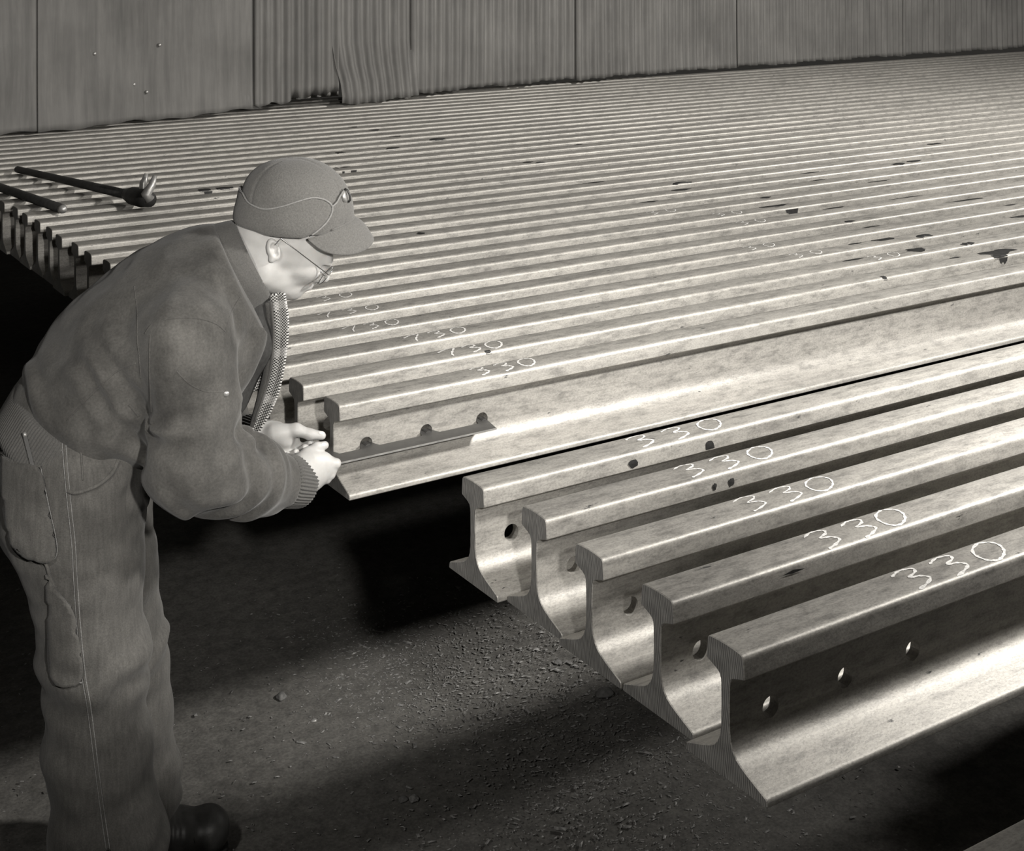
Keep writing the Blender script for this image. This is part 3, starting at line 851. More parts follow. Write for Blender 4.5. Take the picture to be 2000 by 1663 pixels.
def f_jacket(P):
    t = slab(P, TOR, TOR_I, TOR_T)
    # blouse over the waistband and hang of the open front
    t = smin(t, ell(P, Q(268, 825, -0.05), (0.070, 0.12, 0.050), 0.6), 0.05)
    t = smin(t, ell(P, Q(452, 690, -0.085), (0.050, 0.055, 0.10), 0.25), 0.05)
    n, f = f_sleeves(P)
    d = smin(smin(t, n, 0.035), f, 0.035)
    # creases radiating from the armpit and across the small of the back
    c = Q(290, 800, -0.17); r = np.linalg.norm(P-c, axis=1)
    d = d + 0.005*np.sin(np.arctan2(P[:, 2]-c[2], P[:, 0]-c[0])*5+1.4*nzA(P))*np.exp(-((r-0.10)/0.05)**2)
    c3 = Q(235, 740, -0.19); r3 = np.linalg.norm(P-c3, axis=1)
    d = d + 0.005*np.sin(((P[:, 0]-c3[0])*0.75+(P[:, 2]-c3[2])*0.65)*95+1.6*nzA(P))*np.exp(-(r3/0.10)**2)*1.5
    c2 = Q(455, 640, -0.14); r2 = np.linalg.norm(P-c2, axis=1)
    d = d + 0.005*np.sin((P[:, 0]-c2[0])*150+1.2*nzA(P)+2)*np.exp(-(r2/0.07)**2)
    ax = TOR[1]-TOR[0]; ax = ax/np.linalg.norm(ax); s = (P-TOR[0])@ax
    d = d + 0.0045*np.sin(s*95+1.5*nzA(P))*np.exp(-((s-0.05)/0.05)**2)
    d = d + 0.0040*nzA(P) + 0.0014*nzB(P)
    # hollow for the neck and open chest
    hole = cone(P, Q(470, 520, 0.0), Q(560, 560, 0.0), 0.058, 0.075)
    d = smax(d, -hole, 0.012)
    open_ = slab(P, [Q(500, 590, 0.02), Q(512, 700, 0.03), Q(470, 800, 0.05)], [0.045, 0.05, 0.05], [0.075, 0.085, 0.09])
    d = smax(d, -open_, 0.012)
    # cut back to the collar seam
    nk = P-NECK_C; rad = np.linalg.norm(nk-(nk@NECK_A)[:, None]*NECK_A, axis=1)
    d = np.where(rad < 0.150, smax(d, nk@NECK_A, 0.006), d)
    # trim at waist and wrists
    hem = -(P-(TOR[0]+ax*-0.012))@ax
    torso_side = np.where(np.minimum(n, f) < 0.01, -1.0, hem)
    d = smax(d, torso_side, 0.006)
    for E, Wp in ((ELN, WRN), (ELF, WRF)):
        wa = (Wp-E)/np.linalg.norm(Wp-E); cut = (P-(Wp-wa*0.028))@wa
        loc = np.linalg.norm(P-Wp, axis=1) < 0.09
        d = np.where(loc, smax(d, cut, 0.004), d)
    return d
jacket = organic('jacket', f_jacket, (-0.48, -0.37, 0.78), (0.26, 0.36, 1.40), 0.0048, MAT['jacket'], person, 'jk')

def rib_band(name, a, b, ra, rb, nrib, depth, mat, parent, axis_u=None, over=1.0, flat=None):
    """knitted tube between two points with lengthwise ribs"""
    a = np.asarray(a, float); b = np.asarray(b, float); w = (b-a)/np.linalg.norm(b-a)
    u = np.array([0, 1.0, 0]) if axis_u is None else np.asarray(axis_u, float); u = u-w*(u@w); u /= np.linalg.norm(u); v = np.cross(w, u)
    n = nrib*6; rows = 11; V = []; Fc = []
    for j in range(rows):
        s = j/(rows-1); r = ra+(rb-ra)*s; r = (r[0], r[1]) if isinstance(r, np.ndarray) else (r, r)
        edge = -0.0065*abs(2*s-1)**8
        for i in range(n):
            an = 2*math.pi*i/n; k = depth*(0.5+0.5*math.cos(nrib*an)) + edge
            V.append(a+(b-a)*s+u*math.cos(an)*(r[0]+k)+v*math.sin(an)*(r[1]+k))
    for j in range(rows-1):
        for i in range(n): Fc.append((j*n+i, j*n+(i+1) % n, (j+1)*n+(i+1) % n, (j+1)*n+i))
    o = mesh_obj(name, V, Fc, mat, parent, True)
    sm = o.modifiers.new('thickness', 'SOLIDIFY'); sm.thickness = 0.005; sm.offset = -1
    return o
wa = (WRN-ELN)/np.linalg.norm(WRN-ELN)
rib_band('cuff', WRN-wa*0.036, WRN+wa*0.030, 0.0490, 0.0440, 46, 0.0028, MAT['knit'], jacket)
wf = (WRF-ELF)/np.linalg.norm(WRF-ELF)
rib_band('cuff', WRF-wf*0.045, WRF+wf*0.020, 0.049, 0.043, 40, 0.0028, MAT['knit'], jacket)
ax = (TOR[1]-TOR[0])/np.linalg.norm(TOR[1]-TOR[0])
rib_band('waistband', TOR[0]-ax*0.062, TOR[0]+ax*0.022, np.array([0.186, 0.146]), np.array([0.190, 0.149]), 150, 0.0022, MAT['knit'], jacket)
# standing knitted collar round the neck, open at the throat
cax = np.array([0.90, 0, 0.436]); cu = np.array([0, 1.0, 0]); cv = np.cross(cax, cu)
if cv[2] < 0: cv = -cv
cc = Q(494, 507, 0.0); V = []; Fc = []; nA = 96
prof = [(-0.058, 0.014), (-0.040, 0.012), (-0.018, 0.007), (-0.004, 0.003), (0.003, -0.002), (0.001, -0.007), (-0.012, -0.009), (-0.050, -0.008)]
nS = len(prof)
for i in range(nA+1):
    an = math.radians(-166 + 332*i/nA); outd = cu*math.sin(an)*0.078+cv*math.cos(an)*0.084
    on_ = outd/np.linalg.norm(outd); rib = 0.0012*math.cos(i*math.pi)
    for ax_, rr in prof: V.append(cc+outd+cax*(ax_*(1.0+0.25*(1-math.cos(an))*0.5))+on_*(rr+rib))
for i in range(nA):
    for j in range(nS): Fc.append((i*nS+j, i*nS+(j+1) % nS, (i+1)*nS+(j+1) % nS, (i+1)*nS+j))
Fc.append(tuple(range(nS))); Fc.append(tuple(nA*nS+j for j in reversed(range(nS))))
mesh_obj('collar', V, Fc, MAT['knit'], jacket, True)

# ---------------------------------------------------------------- head, neck and hands
PT = math.radians(24)
nzS = Noise(9, 0.03)
def f_head(P):
    d = ell(P, Q(560, 432, 0), (0.098, 0.075, 0.100), PT)
    d = smin(d, ell(P, Q(582, 492, 0), (0.060, 0.061, 0.080), PT), 0.03)
    d = smin(d, ell(P, Q(604, 500, 0), (0.040, 0.052, 0.034), PT), 0.02)                          # forehead
    for s in (-1, 1):
        d = smin(d, cone(P, Q(519, 532, s*0.048), Q(562, 564, s*0.020), 0.022, 0.018), 0.03)     # jaw
        d = smin(d, ell(P, Q(595, 524, s*0.037), (0.024, 0.022, 0.024), PT), 0.016)               # cheek
    d = smin(d, ell(P, Q(573, 567, 0), (0.017, 0.023, 0.014), PT), 0.016)                          # chin
    d = smin(d, cone(P, Q(637, 511, -0.030), Q(637, 511, 0.030), 0.0105, 0.0105), 0.012)          # brow
    d = smin(d, cone(P, Q(630, 521, 0), Q(634, 541, 0), 0.0070, 0.0100), 0.008)                   # nose
    d = smin(d, cone(P, Q(632, 541, 0), Q(616, 546, 0), 0.0085, 0.0100), 0.006)
    for s in (-1, 1):
        d = smin(d, ell(P, Q(620, 545, s*0.0115), (0.010, 0.0065, 0.0070), PT), 0.005)
        d = smax(d, -ell(P, Q(624, 551, s*0.0065), (0.006, 0.0032, 0.005), PT), 0.003)
        d = smax(d, -ell(P, Q(630, 526, s*0.031), (0.017, 0.015, 0.011), PT+0.3), 0.008)         # eye socket
        d = smin(d, ell(P, Q(616, 528, s*0.031), (0.0120, 0.0125, 0.0120)), 0.002)               # lidded eye
        d = smax(d, -chain(P, [Q(629, 530, s*0.020), Q(628, 531, s*0.032), Q(619, 533, s*0.043)], [0.0012]*3), 0.002)  # slit between the lids
        d = smax(d, -chain(P, [Q(606, 532, s*0.050), Q(599, 538, s*0.053), Q(592, 541, s*0.054)], [0.0012, 0.001, 0.0006]), 0.004)
        d = smax(d, -chain(P, [Q(607, 522, s*0.052), Q(599, 521, s*0.056), Q(592, 523, s*0.058)], [0.001, 0.001, 0.0006]), 0.004)
    d = smin(d, ell(P, Q(594, 551, 0), (0.020, 0.025, 0.012), PT+0.3), 0.010)                      # muzzle
    d = smin(d, cone(P, Q(601, 554, -0.016), Q(601, 554, 0.016), 0.0060, 0.0060), 0.004)
    d = smin(d, cone(P, Q(592, 564, -0.014), Q(592, 564, 0.014), 0.0062, 0.0062), 0.004)
    for s in (-1, 1):       # mouth line and the fold from nose to chin
        d = smax(d, -chain(P, [Q(604, 559, 0), Q(593, 556, s*0.024), Q(577, 555, s*0.034), Q(560, 564, s*0.038)], [0.0036, 0.0036, 0.0030, 0.0012], 0.002), 0.003)
        d = smax(d, -chain(P, [Q(612, 544, s*0.022), Q(596, 545, s*0.036), Q(582, 549, s*0.042)], [0.0020, 0.0020, 0.0010], 0.002), 0.006)
    d = smin(d, chain(P, [Q(505, 495, 0), Q(468, 535, 0), Q(420, 580, 0)], [0.058, 0.052, 0.060], 0.03), 0.035)
    # ears
    for s in (-1, 1):
        c = Q(534, 488, -0.076) if s < 0 else Q(534, 488, -0.076)*np.array([1, -1, 1])
        e = ell(P, c, (0.0125, 0.0075, 0.0225), -0.30 if False else math.radians(-16), 0.0)
        up = np.array([0.28, 0, 0.96]); fw = np.array([0.96, 0, -0.28])
        bowl = ell(P, c+fw*0.0025+np.array([0, s*0.0065, 0])+up*0.001, (0.0078, 0.0075, 0.0150), math.radians(-16))
        e = smax(e, -bowl, 0.002)
        e = smin(e, chain(P, [c+fw*-0.004+up*0.010, c-fw*0.002-up*0.004, c+fw*0.004-up*0.010], [0.0022, 0.0024, 0.002]), 0.002)
        e = smin(e, ell(P, c-up*0.019+fw*0.002, (0.006, 0.005, 0.007)), 0.004)
        e = smin(e, ell(P, c+fw*0.009-up*0.001, (0.003, 0.004, 0.004)), 0.003)
        d = smin(d, e, 0.004)
    return d + 0.0004*nzS(P)
body = organic('body', f_head, (-0.10, -0.11, 1.15), (0.24, 0.11, 1.52), 0.0021, MAT['skin'], person, 'hd')

HG = to_world_local((A_X-0.02, yw-0.043, gz))       # where the gauge leaves the rail end
def f_hand_r(P):
    T = lambda u, v, t: Q(u, v, t)
    d = slab(P, [T(560, 944, -0.055), T(590, 928, -0.040), T(612, 916, -0.034), T(630, 911, -0.030)], [0.026, 0.0265, 0.0255, 0.0175], [0.024, 0.020, 0.0165, 0.012])
    fing = [  # knuckle, middle joint, end joint, tip
        ([T(632, 903, -0.034), T(655, 907, -0.030), T(657, 905, -0.010), T(645, 898, 0.004)], [0.0118, 0.0096, 0.0086, 0.0075]),
        ([T(630, 914, -0.034), T(649, 917, -0.030), T(650, 915, -0.008), T(638, 907, 0.006)], [0.0118, 0.0096, 0.0086, 0.0075]),
        ([T(624, 924, -0.034), T(645, 927, -0.031), T(645, 924, -0.010), T(630, 915, 0.002)], [0.0112, 0.0090, 0.0080, 0.0070]),
        ([T(616, 932, -0.034), T(638, 937, -0.033), T(637, 933, -0.014), T(622, 926, -0.002)], [0.0105, 0.0078, 0.0070, 0.0062])]
    for p, r in fing: d = smin(d, chain(P, p, r, 0.004), 0.0035)
    th = chain(P, [T(586, 910, -0.032), T(601, 887, -0.030), T(619, 874, -0.026), T(634, 870, -0.020)], [0.0165, 0.0120, 0.0098, 0.0080], 0.005)
    d = smin(d, th, 0.004)
    return d + 0.0003*nzS(P)
def f_hand_l(P):
    T = lambda u, v, t: Q(u, v, t)
    d = slab(P, [T(490, 862, 0.085), T(512, 864, 0.070), T(540, 868, 0.060), T(552, 870, 0.058)], [0.027, 0.027, 0.029, 0.024], [0.021, 0.019, 0.016, 0.014])
    d = smin(d, ell(P, T(552, 855, 0.040), (0.022, 0.013, 0.017), 0.5), 0.012)     # ball of the thumb
    th = chain(P, [T(536, 848, 0.045), T(578, 840, 0.038), T(606, 849, 0.034), T(628, 851, 0.032)], [0.017, 0.0125, 0.0106, 0.0086], 0.006)
    d = smin(d, th, 0.010)
    fing = [
        ([T(530, 888, 0.055), T(546, 896, 0.040), T(562, 890, 0.022)], [0.0100, 0.0085, 0.0068]),
        ([T(540, 884, 0.058), T(564, 893, 0.044), T(578, 884, 0.026)], [0.0108, 0.0092, 0.0074]),
        ([T(548, 878, 0.060), T(580, 886, 0.050), T(595, 875, 0.033)], [0.0110, 0.0094, 0.0076]),
        ([T(555, 870, 0.062), T(590, 876, 0.056), T(607, 866, 0.042)], [0.0108, 0.0092, 0.0074])]
    for p, r in fing: d = smin(d, chain(P, p, r, 0.004), 0.004)
    return d + 0.0003*nzS(P)
# the clothed trunk, arms and legs under the garments
def f_inner(P):
    d = slab(P, TOR[:5]+[Q(445, 520, 0)], [0.10, 0.115, 0.12, 0.115, 0.085, 0.055], [0.13, 0.15, 0.165, 0.165, 0.12, 0.06])
    d = smin(d, slab(P, [Q(150, 850, 0), Q(150, 960, 0)], [0.10, 0.10], [0.14, 0.145]), 0.05)
    for L in (LEGN, LEGF): d = smin(d, chain(P, L, [0.085, 0.072, 0.058, 0.054, 0.048, 0.045], 0.04), 0.04)
    for S, E, Wp in ((SHN, ELN, WRN), (SHF, ELF, WRF)): d = smin(d, chain(P, [S, E, Wp], [0.055, 0.045, 0.032], 0.03), 0.03)
    return d
def add_part(o, f, lo, hi, h):
    V, q = surf(f, lo, hi, h); me = o.data
    n0 = len(me.vertices); co = np.empty(n0*3, np.float32); me.vertices.foreach_get('co', co)
    lv = np.empty(len(me.loops), np.int32); me.loops.foreach_get('vertex_index', lv)
    Vn = np.concatenate([co.reshape(-1, 3), V]); Qn = np.concatenate([lv.reshape(-1, 4), q+n0])
    nm = mesh_np('tmp', Vn, Qn, MAT['skin']); old = o.data; o.data = nm.data; bpy.data.objects.remove(nm); bpy.data.meshes.remove(old); o.data.name = 'body'
    return V, q
def bb(pts, m): p = np.array(pts); return p.min(0)-m, p.max(0)+m
for f, pts in ((f_hand_r, [Q(560, 860, -0.06), Q(668, 950, 0.01)]), (f_hand_l, [Q(490, 820, 0.08), Q(640, 905, 0.02)])):
    lo, hi = bb(pts, 0.03); V, q = add_part(body, f, lo, hi, 0.0019)
    BV['hr' if f is f_hand_r else 'hl'] = BVHTree.FromPolygons([tuple(v) for v in V], [tuple(int(i) for i in r) for r in q])
add_part(body, f_inner, (-0.46, -0.32, 0.09), (0.20, 0.34, 1.36), 0.011)

# nails on the fingers that show
def nail(key, u, v, ru, rv, tilt=0.0):
    c = cast(key, u, v, 0.0006)
    if c is None: return
    V = [c]; n = 12
    for i in range(n):
        a = 2*math.pi*i/n; du, dv = math.cos(a)*ru, math.sin(a)*rv
        p = cast(key, u+du*math.cos(tilt)-dv*math.sin(tilt), v+du*math.sin(tilt)+dv*math.cos(tilt), 0.0004)
        V.append(p if p is not None and (p-c).length < 0.02 else c)
    mesh_obj('fingernail', V, [(0, 1+i, 1+(i+1) % n) for i in range(n)], MAT['nail'], body, True)
nail('hl', 628, 846, 5.5, 3.0, 0.15)
nail('hr', 632, 868, 4.5, 3.0, -0.4)
for u, v in ((562, 888), (578, 882), (595, 874), (606, 865)): nail('hl', u, v, 3.2, 3.0)
# ---------------------------------------------------------------- cap
cb = Q(582, 428, 0.0)
def f_crown(P):
    d = ell(P, Q(580, 412, 0), (0.112, 0.094, 0.098), 0.05)
    d = smin(d, ell(P, Q(572, 372, 0), (0.090, 0.080, 0.056), 0.12), 0.03)
    d = smin(d, ell(P, Q(566, 425, 0), (0.100, 0.093, 0.040), 0.05), 0.02)
    return d
nup = np.array([0.095, 0, 1.0]); nup /= np.linalg.norm(nup)
def f_cap(P):
    d = f_crown(P); sgrow = 0.0
    # seams between the four panels
    for an in (0.5, -0.5, 2.55, -2.55):
        nrm = np.array([-math.sin(an), math.cos(an), 0]); dirv = np.array([math.cos(an), math.sin(an), 0])
        q = np.abs((P-Q(572, 400, 0))@nrm); side = ((P-Q(572, 400, 0))@dirv) > 0
        d = d + 0.0022*np.exp(-(q/0.0030)**2)*side
    d = d + 0.0010*nzA(P*1.3)
    shell = np.maximum(d, -(f_crown(P)+0.006))
    return smax(shell, -((P-Q(472, 436, 0))@nup), 0.003)
cap = organic('cap', f_cap, (0.0, -0.13, 1.26), (0.30, 0.13, 1.56), 0.0026, MAT['cap'], person, 'cp')
flap = [(466, 392), (474, 384), (486, 401), (514, 409), (548, 402), (585, 390), (610, 385), (632, 389), (648, 400), (650, 412), (640, 430), (622, 447), (600, 461),
        (580, 468), (555, 468), (530, 463), (500, 454), (466, 441)]
flap2 = np.array([[q[0], q[2]] for q in (Q(u, v, -0.085) for u, v in flap)]); flap2[[0, -1], 0] -= 0.05
fback = np.array([[-0.2, flap2[1][1]], [flap2[1][0]+0.01, flap2[1][1]], [flap2[1][0]+0.01, flap2[-2][1]], [-0.2, flap2[-1][1]]])
def f_flap(P):
    c = f_crown(P)
    pl = poly_sdf(P[:, [0, 2]], flap2)
    return smax(smax(np.abs(c-0.0035)-0.0030, pl, 0.003), -((P-Q(472, 441, 0))@nup), 0.002)
ear_flap = organic('ear_flap', f_flap, (0.0, -0.13, 1.27), (0.24, 0.13, 1.46), 0.0024, MAT['cap'], cap, 'fl')
BV['capall'] = BV['fl']
top_edge = [(474, 386), (486, 401), (514, 409), (548, 402), (585, 390), (610, 385), (632, 389), (647, 400), (649, 412), (640, 430), (622, 447), (608, 457)]
def on_crown(a, z, off, s):
    lo_, hi_ = 0.0, 0.14
    for _ in range(26):
        m = (lo_+hi_)/2
        if f_crown(np.array([[a, s*m, z]]))[0] < off: lo_ = m
        else: hi_ = m
    return Vector((a, s*lo_, z))
te = [(q[0], q[2]) for q in (Q(u, v, -0.085) for u, v in top_edge)]
te = [(te[0][0]-0.006, te[0][1]+0.001)]+te
te = [p[:2] for p in catmull([(a, b, 0) for a, b in te], 5)]
ends = []
for s in (-1, 1):
    pts = [p for p in (on_crown(a, z, 0.0066, s) for a, z in te) if abs(p.y) > 0.004]
    tube_obj('piping', pts, 0.0019, MAT['piping'], ear_flap); ends.append(pts[0])
# brim: a stitched double leaf curving down at the sides
V = []; Fc = []; nphi, nr = 40, 10
tip = Q(731, 468, 0.0); rootf = Q(690, 424, 0.0)
for i in range(nphi+1):
    ph = math.radians(-82 + 164*i/nphi); c, s = math.cos(ph), math.sin(ph)
    root = np.array([cb[0]+0.1085*c-0.002, 0.092*s, rootf[2]-0.024*(1-c)])
    oc = max((c-0.139)/0.861, 0)**0.5
    outer = root + np.array([(tip[0]-rootf[0])*oc*1.02, 0.004*s, (tip[2]-rootf[2])*oc*1.0 - 0.030*abs(s)**1.6*oc])
    for j in range(nr+1):
        f = j/nr; p = root*(1-f)+outer*f; p[2] += 0.010*math.sin(math.pi*f)*oc
        V.append(p)
for i in range(nphi):
    for j in range(nr):
        a = i*(nr+1)+j; Fc.append((a, a+1, a+nr+2, a+nr+1))
brim = mesh_obj('brim', V, Fc, MAT['cap'], cap, True)
sm = brim.modifiers.new('thickness', 'SOLIDIFY'); sm.thickness = 0.005; sm.offset = 0
sb = brim.modifiers.new('round', 'SUBSURF'); sb.levels = 1; sb.render_levels = 1
tube_obj('brim_seam', [Vector(V[i*(nr+1)])+Vector((0.003, 0, 0.002)) for i in range(6, nphi-5)], 0.0022, MAT['cap'], brim)
# tie cord over the front of the crown and the small metal badge it loops on
cord = [p for p in (cast('fl', 647, 404, 0.002), cast('cp', 655, 396, 0.004), cast('cp', 661, 385, 0.004), cast('cp', 668, 374, 0.004)) if p is not None]
if len(cord) > 2: tube_obj('tie_cord', catmull(cord, 5), 0.0019, MAT['piping'], cap)
pb = cast('cp', 674, 383, 0.0)
if pb is None: pb = Vector(Q(674, 383, -0.02))
bn = (pb-Vector(Q(575, 405, 0))).normalized(); side = bn.cross(Vector((0, 1, 0))).normalized()
badge = tube_obj('badge', [pb-bn*0.004, pb+bn*0.002, pb+bn*0.004], [0.013, 0.013, 0.009], MAT['worn'], cap, 16)
tube_obj('badge_loop', [pb+side*0.014+bn*0.003, pb+side*0.010+bn*0.008, pb+bn*0.010, pb-side*0.010+bn*0.008, pb-side*0.013+bn*0.003], 0.0022, MAT['bar'], badge)

# ---------------------------------------------------------------- spectacles
gl = empty('spectacles'); gl.parent = person; gl.name = 'spectacles'
gp = math.radians(42); fwd = np.array([math.cos(gp), 0, -math.sin(gp)]); upv = np.array([math.sin(gp), 0, math.cos(gp)])
for s in (-1, 1):
    c = Q(632, 528, 0.0)*np.array([1, 0, 1]) + np.array([0, s*0.032, 0]) + fwd*0.004
    ring = [c+np.array([0, 1, 0])*math.cos(a)*0.0205+upv*math.sin(a)*0.0215 for a in np.linspace(0, 2*math.pi, 29)]
    tube_obj('rim', [Vector(p) for p in ring], 0.0009, MAT['wire'], gl)
    V = [c]+ring[:-1]; mesh_obj('lens', V, [(0, 1+i, 1+(i+1) % 28) for i in range(28)], MAT['glass'], gl, True)
    ear = Q(549, 466, -0.080); ear[1] = s*abs(ear[1])
    tube_obj('temple_wire', [Vector(c+np.array([0, s*0.020, 0])+upv*0.006), Vector((c+ear)/2+np.array([0.0, s*0.012, 0.004])), Vector(ear), Vector(ear+np.array([-0.012, 0, -0.012]))], 0.0009, MAT['wire'], gl)
c = Q(632, 528, 0.0)*np.array([1, 0, 1])+fwd*0.004
tube_obj('bridge', [Vector(c+np.array([0, y, 0])+upv*(0.006-abs(y)*0.2)+fwd*0.003) for y in (-0.013, -0.006, 0, 0.006, 0.013)], 0.0011, MAT['wire'], gl)

# ---------------------------------------------------------------- scarf and shirt front
shirt = organic('shirt_front', lambda P: slab(P, [Q(500, 560, 0.015), Q(480, 660, 0.02), Q(430, 760, 0.02)], [0.045, 0.055, 0.06], [0.065, 0.085, 0.10])+0.002*nzA(P),
                (-0.15, -0.13, 0.95), (0.2, 0.16, 1.33), 0.006, MAT['dark'], person)
scarf = empty('scarf'); scarf.parent = person
def ribbon(name, left, right, t, ds, per, mat, wave=0.006, parent=scarf):
    """hanging band between two photo edges, slightly rippled, with checks in its UVs"""
    Lp = catmull([(a, b, 0) for a, b in left], 6); Rp = catmull([(a, b, 0) for a, b in right], 6)
    n = min(len(Lp), len(Rp)); m = 12; V = []; Fc = []; UV = []
    run = 0.0; prev = None
    for i in range(n):
        tt = t[0]+(t[1]-t[0])*i/(n-1); a = Q(Lp[i][0], Lp[i][1], tt+ds); b = Q(Rp[i][0], Rp[i][1], tt)
        mid = (a+b)/2
        if prev is not None: run += np.linalg.norm(mid-prev)
        prev = mid
        for j in range(m+1):
            f = j/m; p = a*(1-f)+b*f; p = p+np.array([0.3, -1, 0])*wave*math.sin(f*7+0.4*math.sin(i*0.3))
            V.append(p); UV.append((f*np.linalg.norm(b-a)*1.25/per, run/per))
    for i in range(n-1):
        for j in range(m): k = i*(m+1)+j; Fc.append((k, k+1, k+m+2, k+m+1))
    o = mesh_obj(name, V, Fc, mat, parent, True); uvl = o.data.uv_layers.new(name='UVMap')
    for lp in o.data.loops: uvl.data[lp.index].uv = UV[lp.vertex_index]
    sm = o.modifiers.new('thickness', 'SOLIDIFY'); sm.thickness = 0.004
    return o
ribbon('scarf_end', [(528, 572), (533, 640), (530, 700), (518, 752), (502, 800), (484, 846)], [(556, 572), (563, 630), (558, 700), (546, 762), (526, 808), (500, 852)], (-0.055, -0.02), 0.02, 0.0029, MAT['check'])
ribbon('scarf_end', [(500, 602), (504, 650), (500, 700), (486, 760)], [(519, 598), (524, 650), (522, 705), (510, 765)], (-0.035, -0.01), 0.02, 0.0029, MAT['check'])
ribbon('plain_border', [(517, 590), (522, 650), (519, 715), (506, 775), (488, 838)], [(531, 588), (535, 650), (531, 712), (520, 760), (499, 822)], (-0.048, -0.02), 0.012, 0.006, MAT['knit'])
# neck wrap of the scarf inside the collar
ws = []
for i in range(31):
    an = math.radians(-165+330*i/30); cn = Q(497, 520, 0.0)
    ws.append(Vector(cn+np.array([0, 1, 0])*math.sin(an)*0.068+cv*math.cos(an)*0.066-cax*0.03*(1-math.cos(an))*0.5))
tube_obj('neck_wrap', ws, 0.011, MAT['dark'], scarf, 10)

# ---------------------------------------------------------------- jacket seams, pocket, snap
for px, r in (([(283, 652), (300, 632), (340, 622), (385, 622), (420, 632), (440, 648)], 0.0016),
              ([(440, 648), (452, 610), (470, 580)], 0.0014),
              ([(262, 560), (268, 610), (268, 660), (272, 700), (275, 740)], 0.0014),
              ([(293, 655), (292, 720), (294, 770), (296, 805)], 0.0016),
              ([(130, 822), (180, 770), (225, 728), (265, 710)], 0.0016),
              ([(345, 726), (372, 752), (405, 766), (436, 765)], 0.0012)):
    seam('jk', 'seam', px, r, MAT['jacket'], jacket, -0.0003)
seam('jk', 'pocket_welt', [(252, 790), (262, 802), (272, 815)], 0.0030, MAT['jacket'], jacket, -0.0005)
sp = cast('jk', 441, 769, 0.001)
if sp is not None: tube_obj('snap', [sp, sp+Vector((0, -0.003, 0)), sp+Vector((0, -0.0045, 0))], [0.0055, 0.0052, 0.003], MAT['worn'], jacket, 12)

# ---------------------------------------------------------------- trouser details
bp = patch('tr', 'back_pocket', [(8, 886), (30, 905), (80, 912), (96, 985), (112, 1070), (100, 1095), (60, 1088), (28, 1062), (12, 985)], 0.004, MAT['denim'], trousers)
seam('tr', 'pocket_hem', [(6, 885), (30, 904), (82, 911)], 0.0026, MAT['denim'], bp, 0.004)
seam('tr', 'stitching', [(82, 913), (97, 985), (113, 1068), (101, 1093), (60, 1087)], 0.0009, MAT['stitch'], bp, 0.0045)
seam('tr', 'stitching', [(46, 945), (70, 942), (55, 985)], 0.0012, MAT['dark'], bp, 0.0045)
for dx in (0, 7):
    seam('tr', 'stitching', [(122+dx, 866), (126+dx, 920), (132+dx, 985), (140+dx, 1060), (144+dx, 1130), (150+dx, 1220), (160+dx, 1320), (170+dx, 1380), (183+dx, 1480), (196+dx, 1580), (208+dx, 1661)],
         0.0010, MAT['stitch'], trousers, 0.0012)
seam('tr', 'side_seam', [(125.5, 866), (129.5, 920), (135.5, 985), (143.5, 1060), (147.5, 1130), (153.5, 1220), (163.5, 1320), (173.5, 1380), (186.5, 1480), (199.5, 1580), (211.5, 1661)], 0.0030, MAT['denim'], trousers, -0.0005)
seam('tr', 'pocket_edge', [(132, 958), (150, 962), (190, 948), (218, 925), (230, 900)], 0.0040, MAT['denim'], trousers, 0.001)
seam('tr', 'pocket_edge', [(158, 880), (160, 910), (162, 938)], 0.0018, MAT['denim'], trousers, 0.001)
seam('tr', 'stitching', [(10, 862), (50, 870), (95, 878), (122, 880)], 0.0010, MAT['stitch'], trousers, 0.001)
seam('tr', 'tool_loop', [(52, 1086), (88, 1098), (100, 1130), (118, 1165), (138, 1186)], 0.0032, MAT['denim'], trousers, 0.002)
tp = patch('tr', 'rule_pocket', [(92, 1105), (105, 1140), (142, 1188), (152, 1230), (162, 1330), (106, 1332), (98, 1230)], 0.0030, MAT['denim'], trousers)
seam('tr', 'stitching', [(106, 1328), (130, 1331), (160, 1334)], 0.0016, MAT['stitch'], tp, 0.003)
rule0 = cast('tr', 67, 905, 0.006); rule1 = cast('tr', 57, 848, 0.012)
if rule0 is not None and rule1 is not None:
    d = (rule1-rule0).normalized(); sd2 = Vector((1, 0, 0)).cross(d).normalized(); wv = d.cross(Vector((0, 1, 0))).normalized()
    V = []; 
    for s0 in (rule0-d*0.03, rule1):
        for a, b in ((-1, -1), (1, -1), (1, 1), (-1, 1)): V.append(s0+wv*0.0034*a+Vector((0, 1, 0))*0.0012*b)
    Rz = Matrix.Rotation(-(YAW-TH), 3, 'Z'); org = Vector((mx, my, 0))
    base = org+Rz@rule0
    ro = tag(empty('pocket_rule', base), 'thin pale steel rule sticking out of the man\'s back pocket', 'rule')
    V = [(org+Rz@v)-base for v in V]
    mesh_obj('blade', V, [(0, 3, 2, 1), (4, 5, 6, 7), (0, 1, 5, 4), (1, 2, 6, 5), (2, 3, 7, 6), (3, 0, 4, 7)], MAT['gauge'], ro)
    tpc = (Vector(V[4])+Vector(V[6]))/2
    dw = (Rz@d)
    tube_obj('end_cap', [tpc-dw*0.006, tpc+dw*0.001], 0.0040, MAT['worn'], ro, 8)

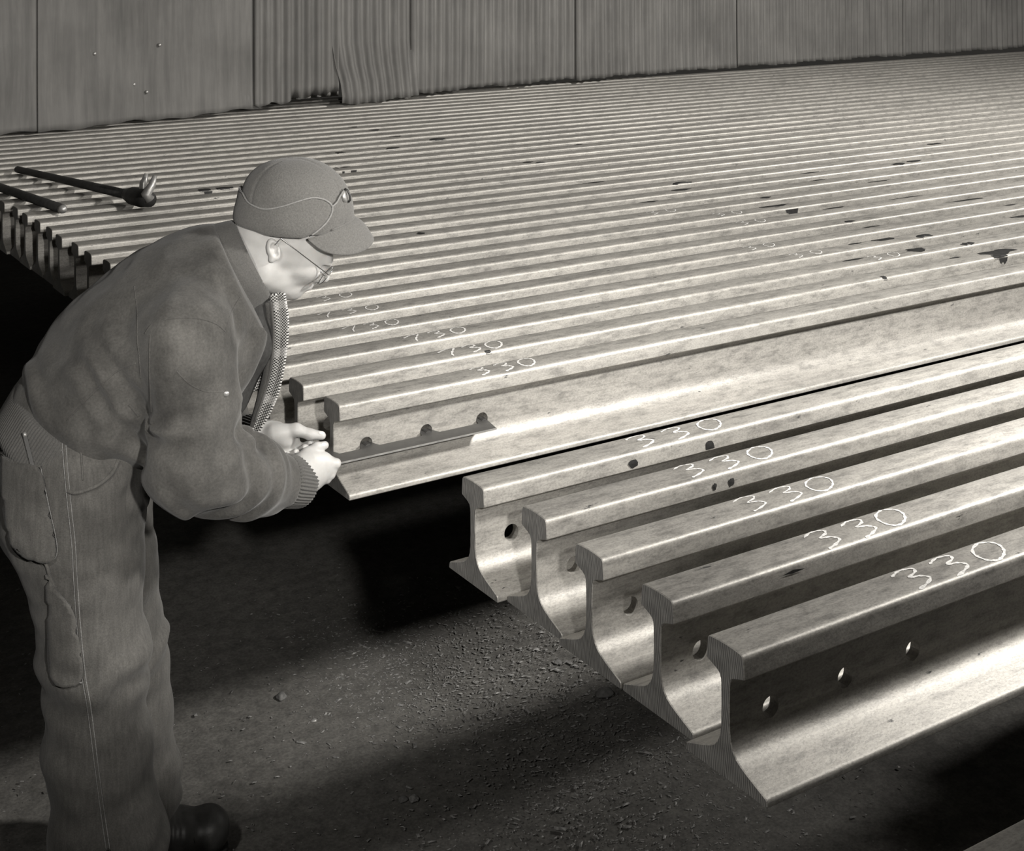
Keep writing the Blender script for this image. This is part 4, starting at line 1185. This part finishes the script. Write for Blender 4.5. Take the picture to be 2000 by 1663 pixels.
# ---------------------------------------------------------------- boots
def boot(name, toe, t, heading):
    """toe: point on the floor under the toe cap, in the man's frame"""
    e = empty(name); e.parent = person
    e.location = (toe[0], t, 0.0); e.rotation_euler = (0, 0, heading)
    def f(P):
        d = slab(P, [(-0.03, 0, 0.052), (-0.10, 0, 0.060), (-0.19, 0, 0.062)], [0.040, 0.046, 0.050], [0.048, 0.046, 0.040])
        d = smin(d, ell(P, (-0.026, 0, 0.058), (0.042, 0.049, 0.042)), 0.012)
        d = smin(d, cone(P, (-0.175, 0, 0.07), (-0.185, 0, 0.22), 0.046, 0.050), 0.04)
        for x in (-0.088, -0.098, -0.112):
            d = d + 0.002*np.exp(-((P[:, 0]-x-0.1*(P[:, 2]-0.08))/0.003)**2)*(P[:, 2] > 0.06)
        q = np.abs(P[:, 0]+0.066+0.25*np.abs(P[:, 1])); d = d - 0.0016*(1/(1+np.exp((q-0.0)*0)))*0
        return smax(d, 0.020-P[:, 2], 0.002)
    organic('upper', f, (-0.26, -0.08, 0.0), (0.04, 0.08, 0.27), 0.0034, MAT['leather'], e)
    def g(P):
        o = slab(P*np.array([1, 1, 0])+np.array([0, 0, 0.02]), [(-0.035, 0, 0.02), (-0.11, 0, 0.02), (-0.20, 0, 0.02)], [0.048, 0.050, 0.046], [0.054, 0.048, 0.045])
        d = smax(o, np.abs(P[:, 2]-0.012)-0.011, 0.002)
        return np.maximum(d, -np.maximum(np.abs(P[:, 0]+0.122)-0.020, P[:, 2]-0.010))
    organic('sole', g, (-0.27, -0.08, -0.01), (0.04, 0.08, 0.04), 0.0034, MAT['rubber'], e)
    tube_obj('toe_cap_seam', [Vector((-0.060-0.012*math.cos(a), 0.0495*math.sin(a), 0.060+0.036*math.cos(a))) for a in np.linspace(-1.5, 1.5, 15)], 0.0014, MAT['leather'], e)
    tube_obj('lace', [Vector((-0.125-0.008*i, 0.016*(-1)**i, 0.106+0.007*i)) for i in range(7)], 0.0022, MAT['dark'], e)
    return e
def floor_q(u, v):
    r = ray_l(u, v); k = -CAM_L[2]/r[2]; return CAM_L+r*k
ft = floor_q(452, 1652)
boot('boot', ft-np.array([0.02, 0, 0]), ft[1]-0.02, 0.15)
nt = LEGN[5]; boot('boot', np.array([nt[0]+0.17, 0, 0]), nt[1]+0.0, -0.12)
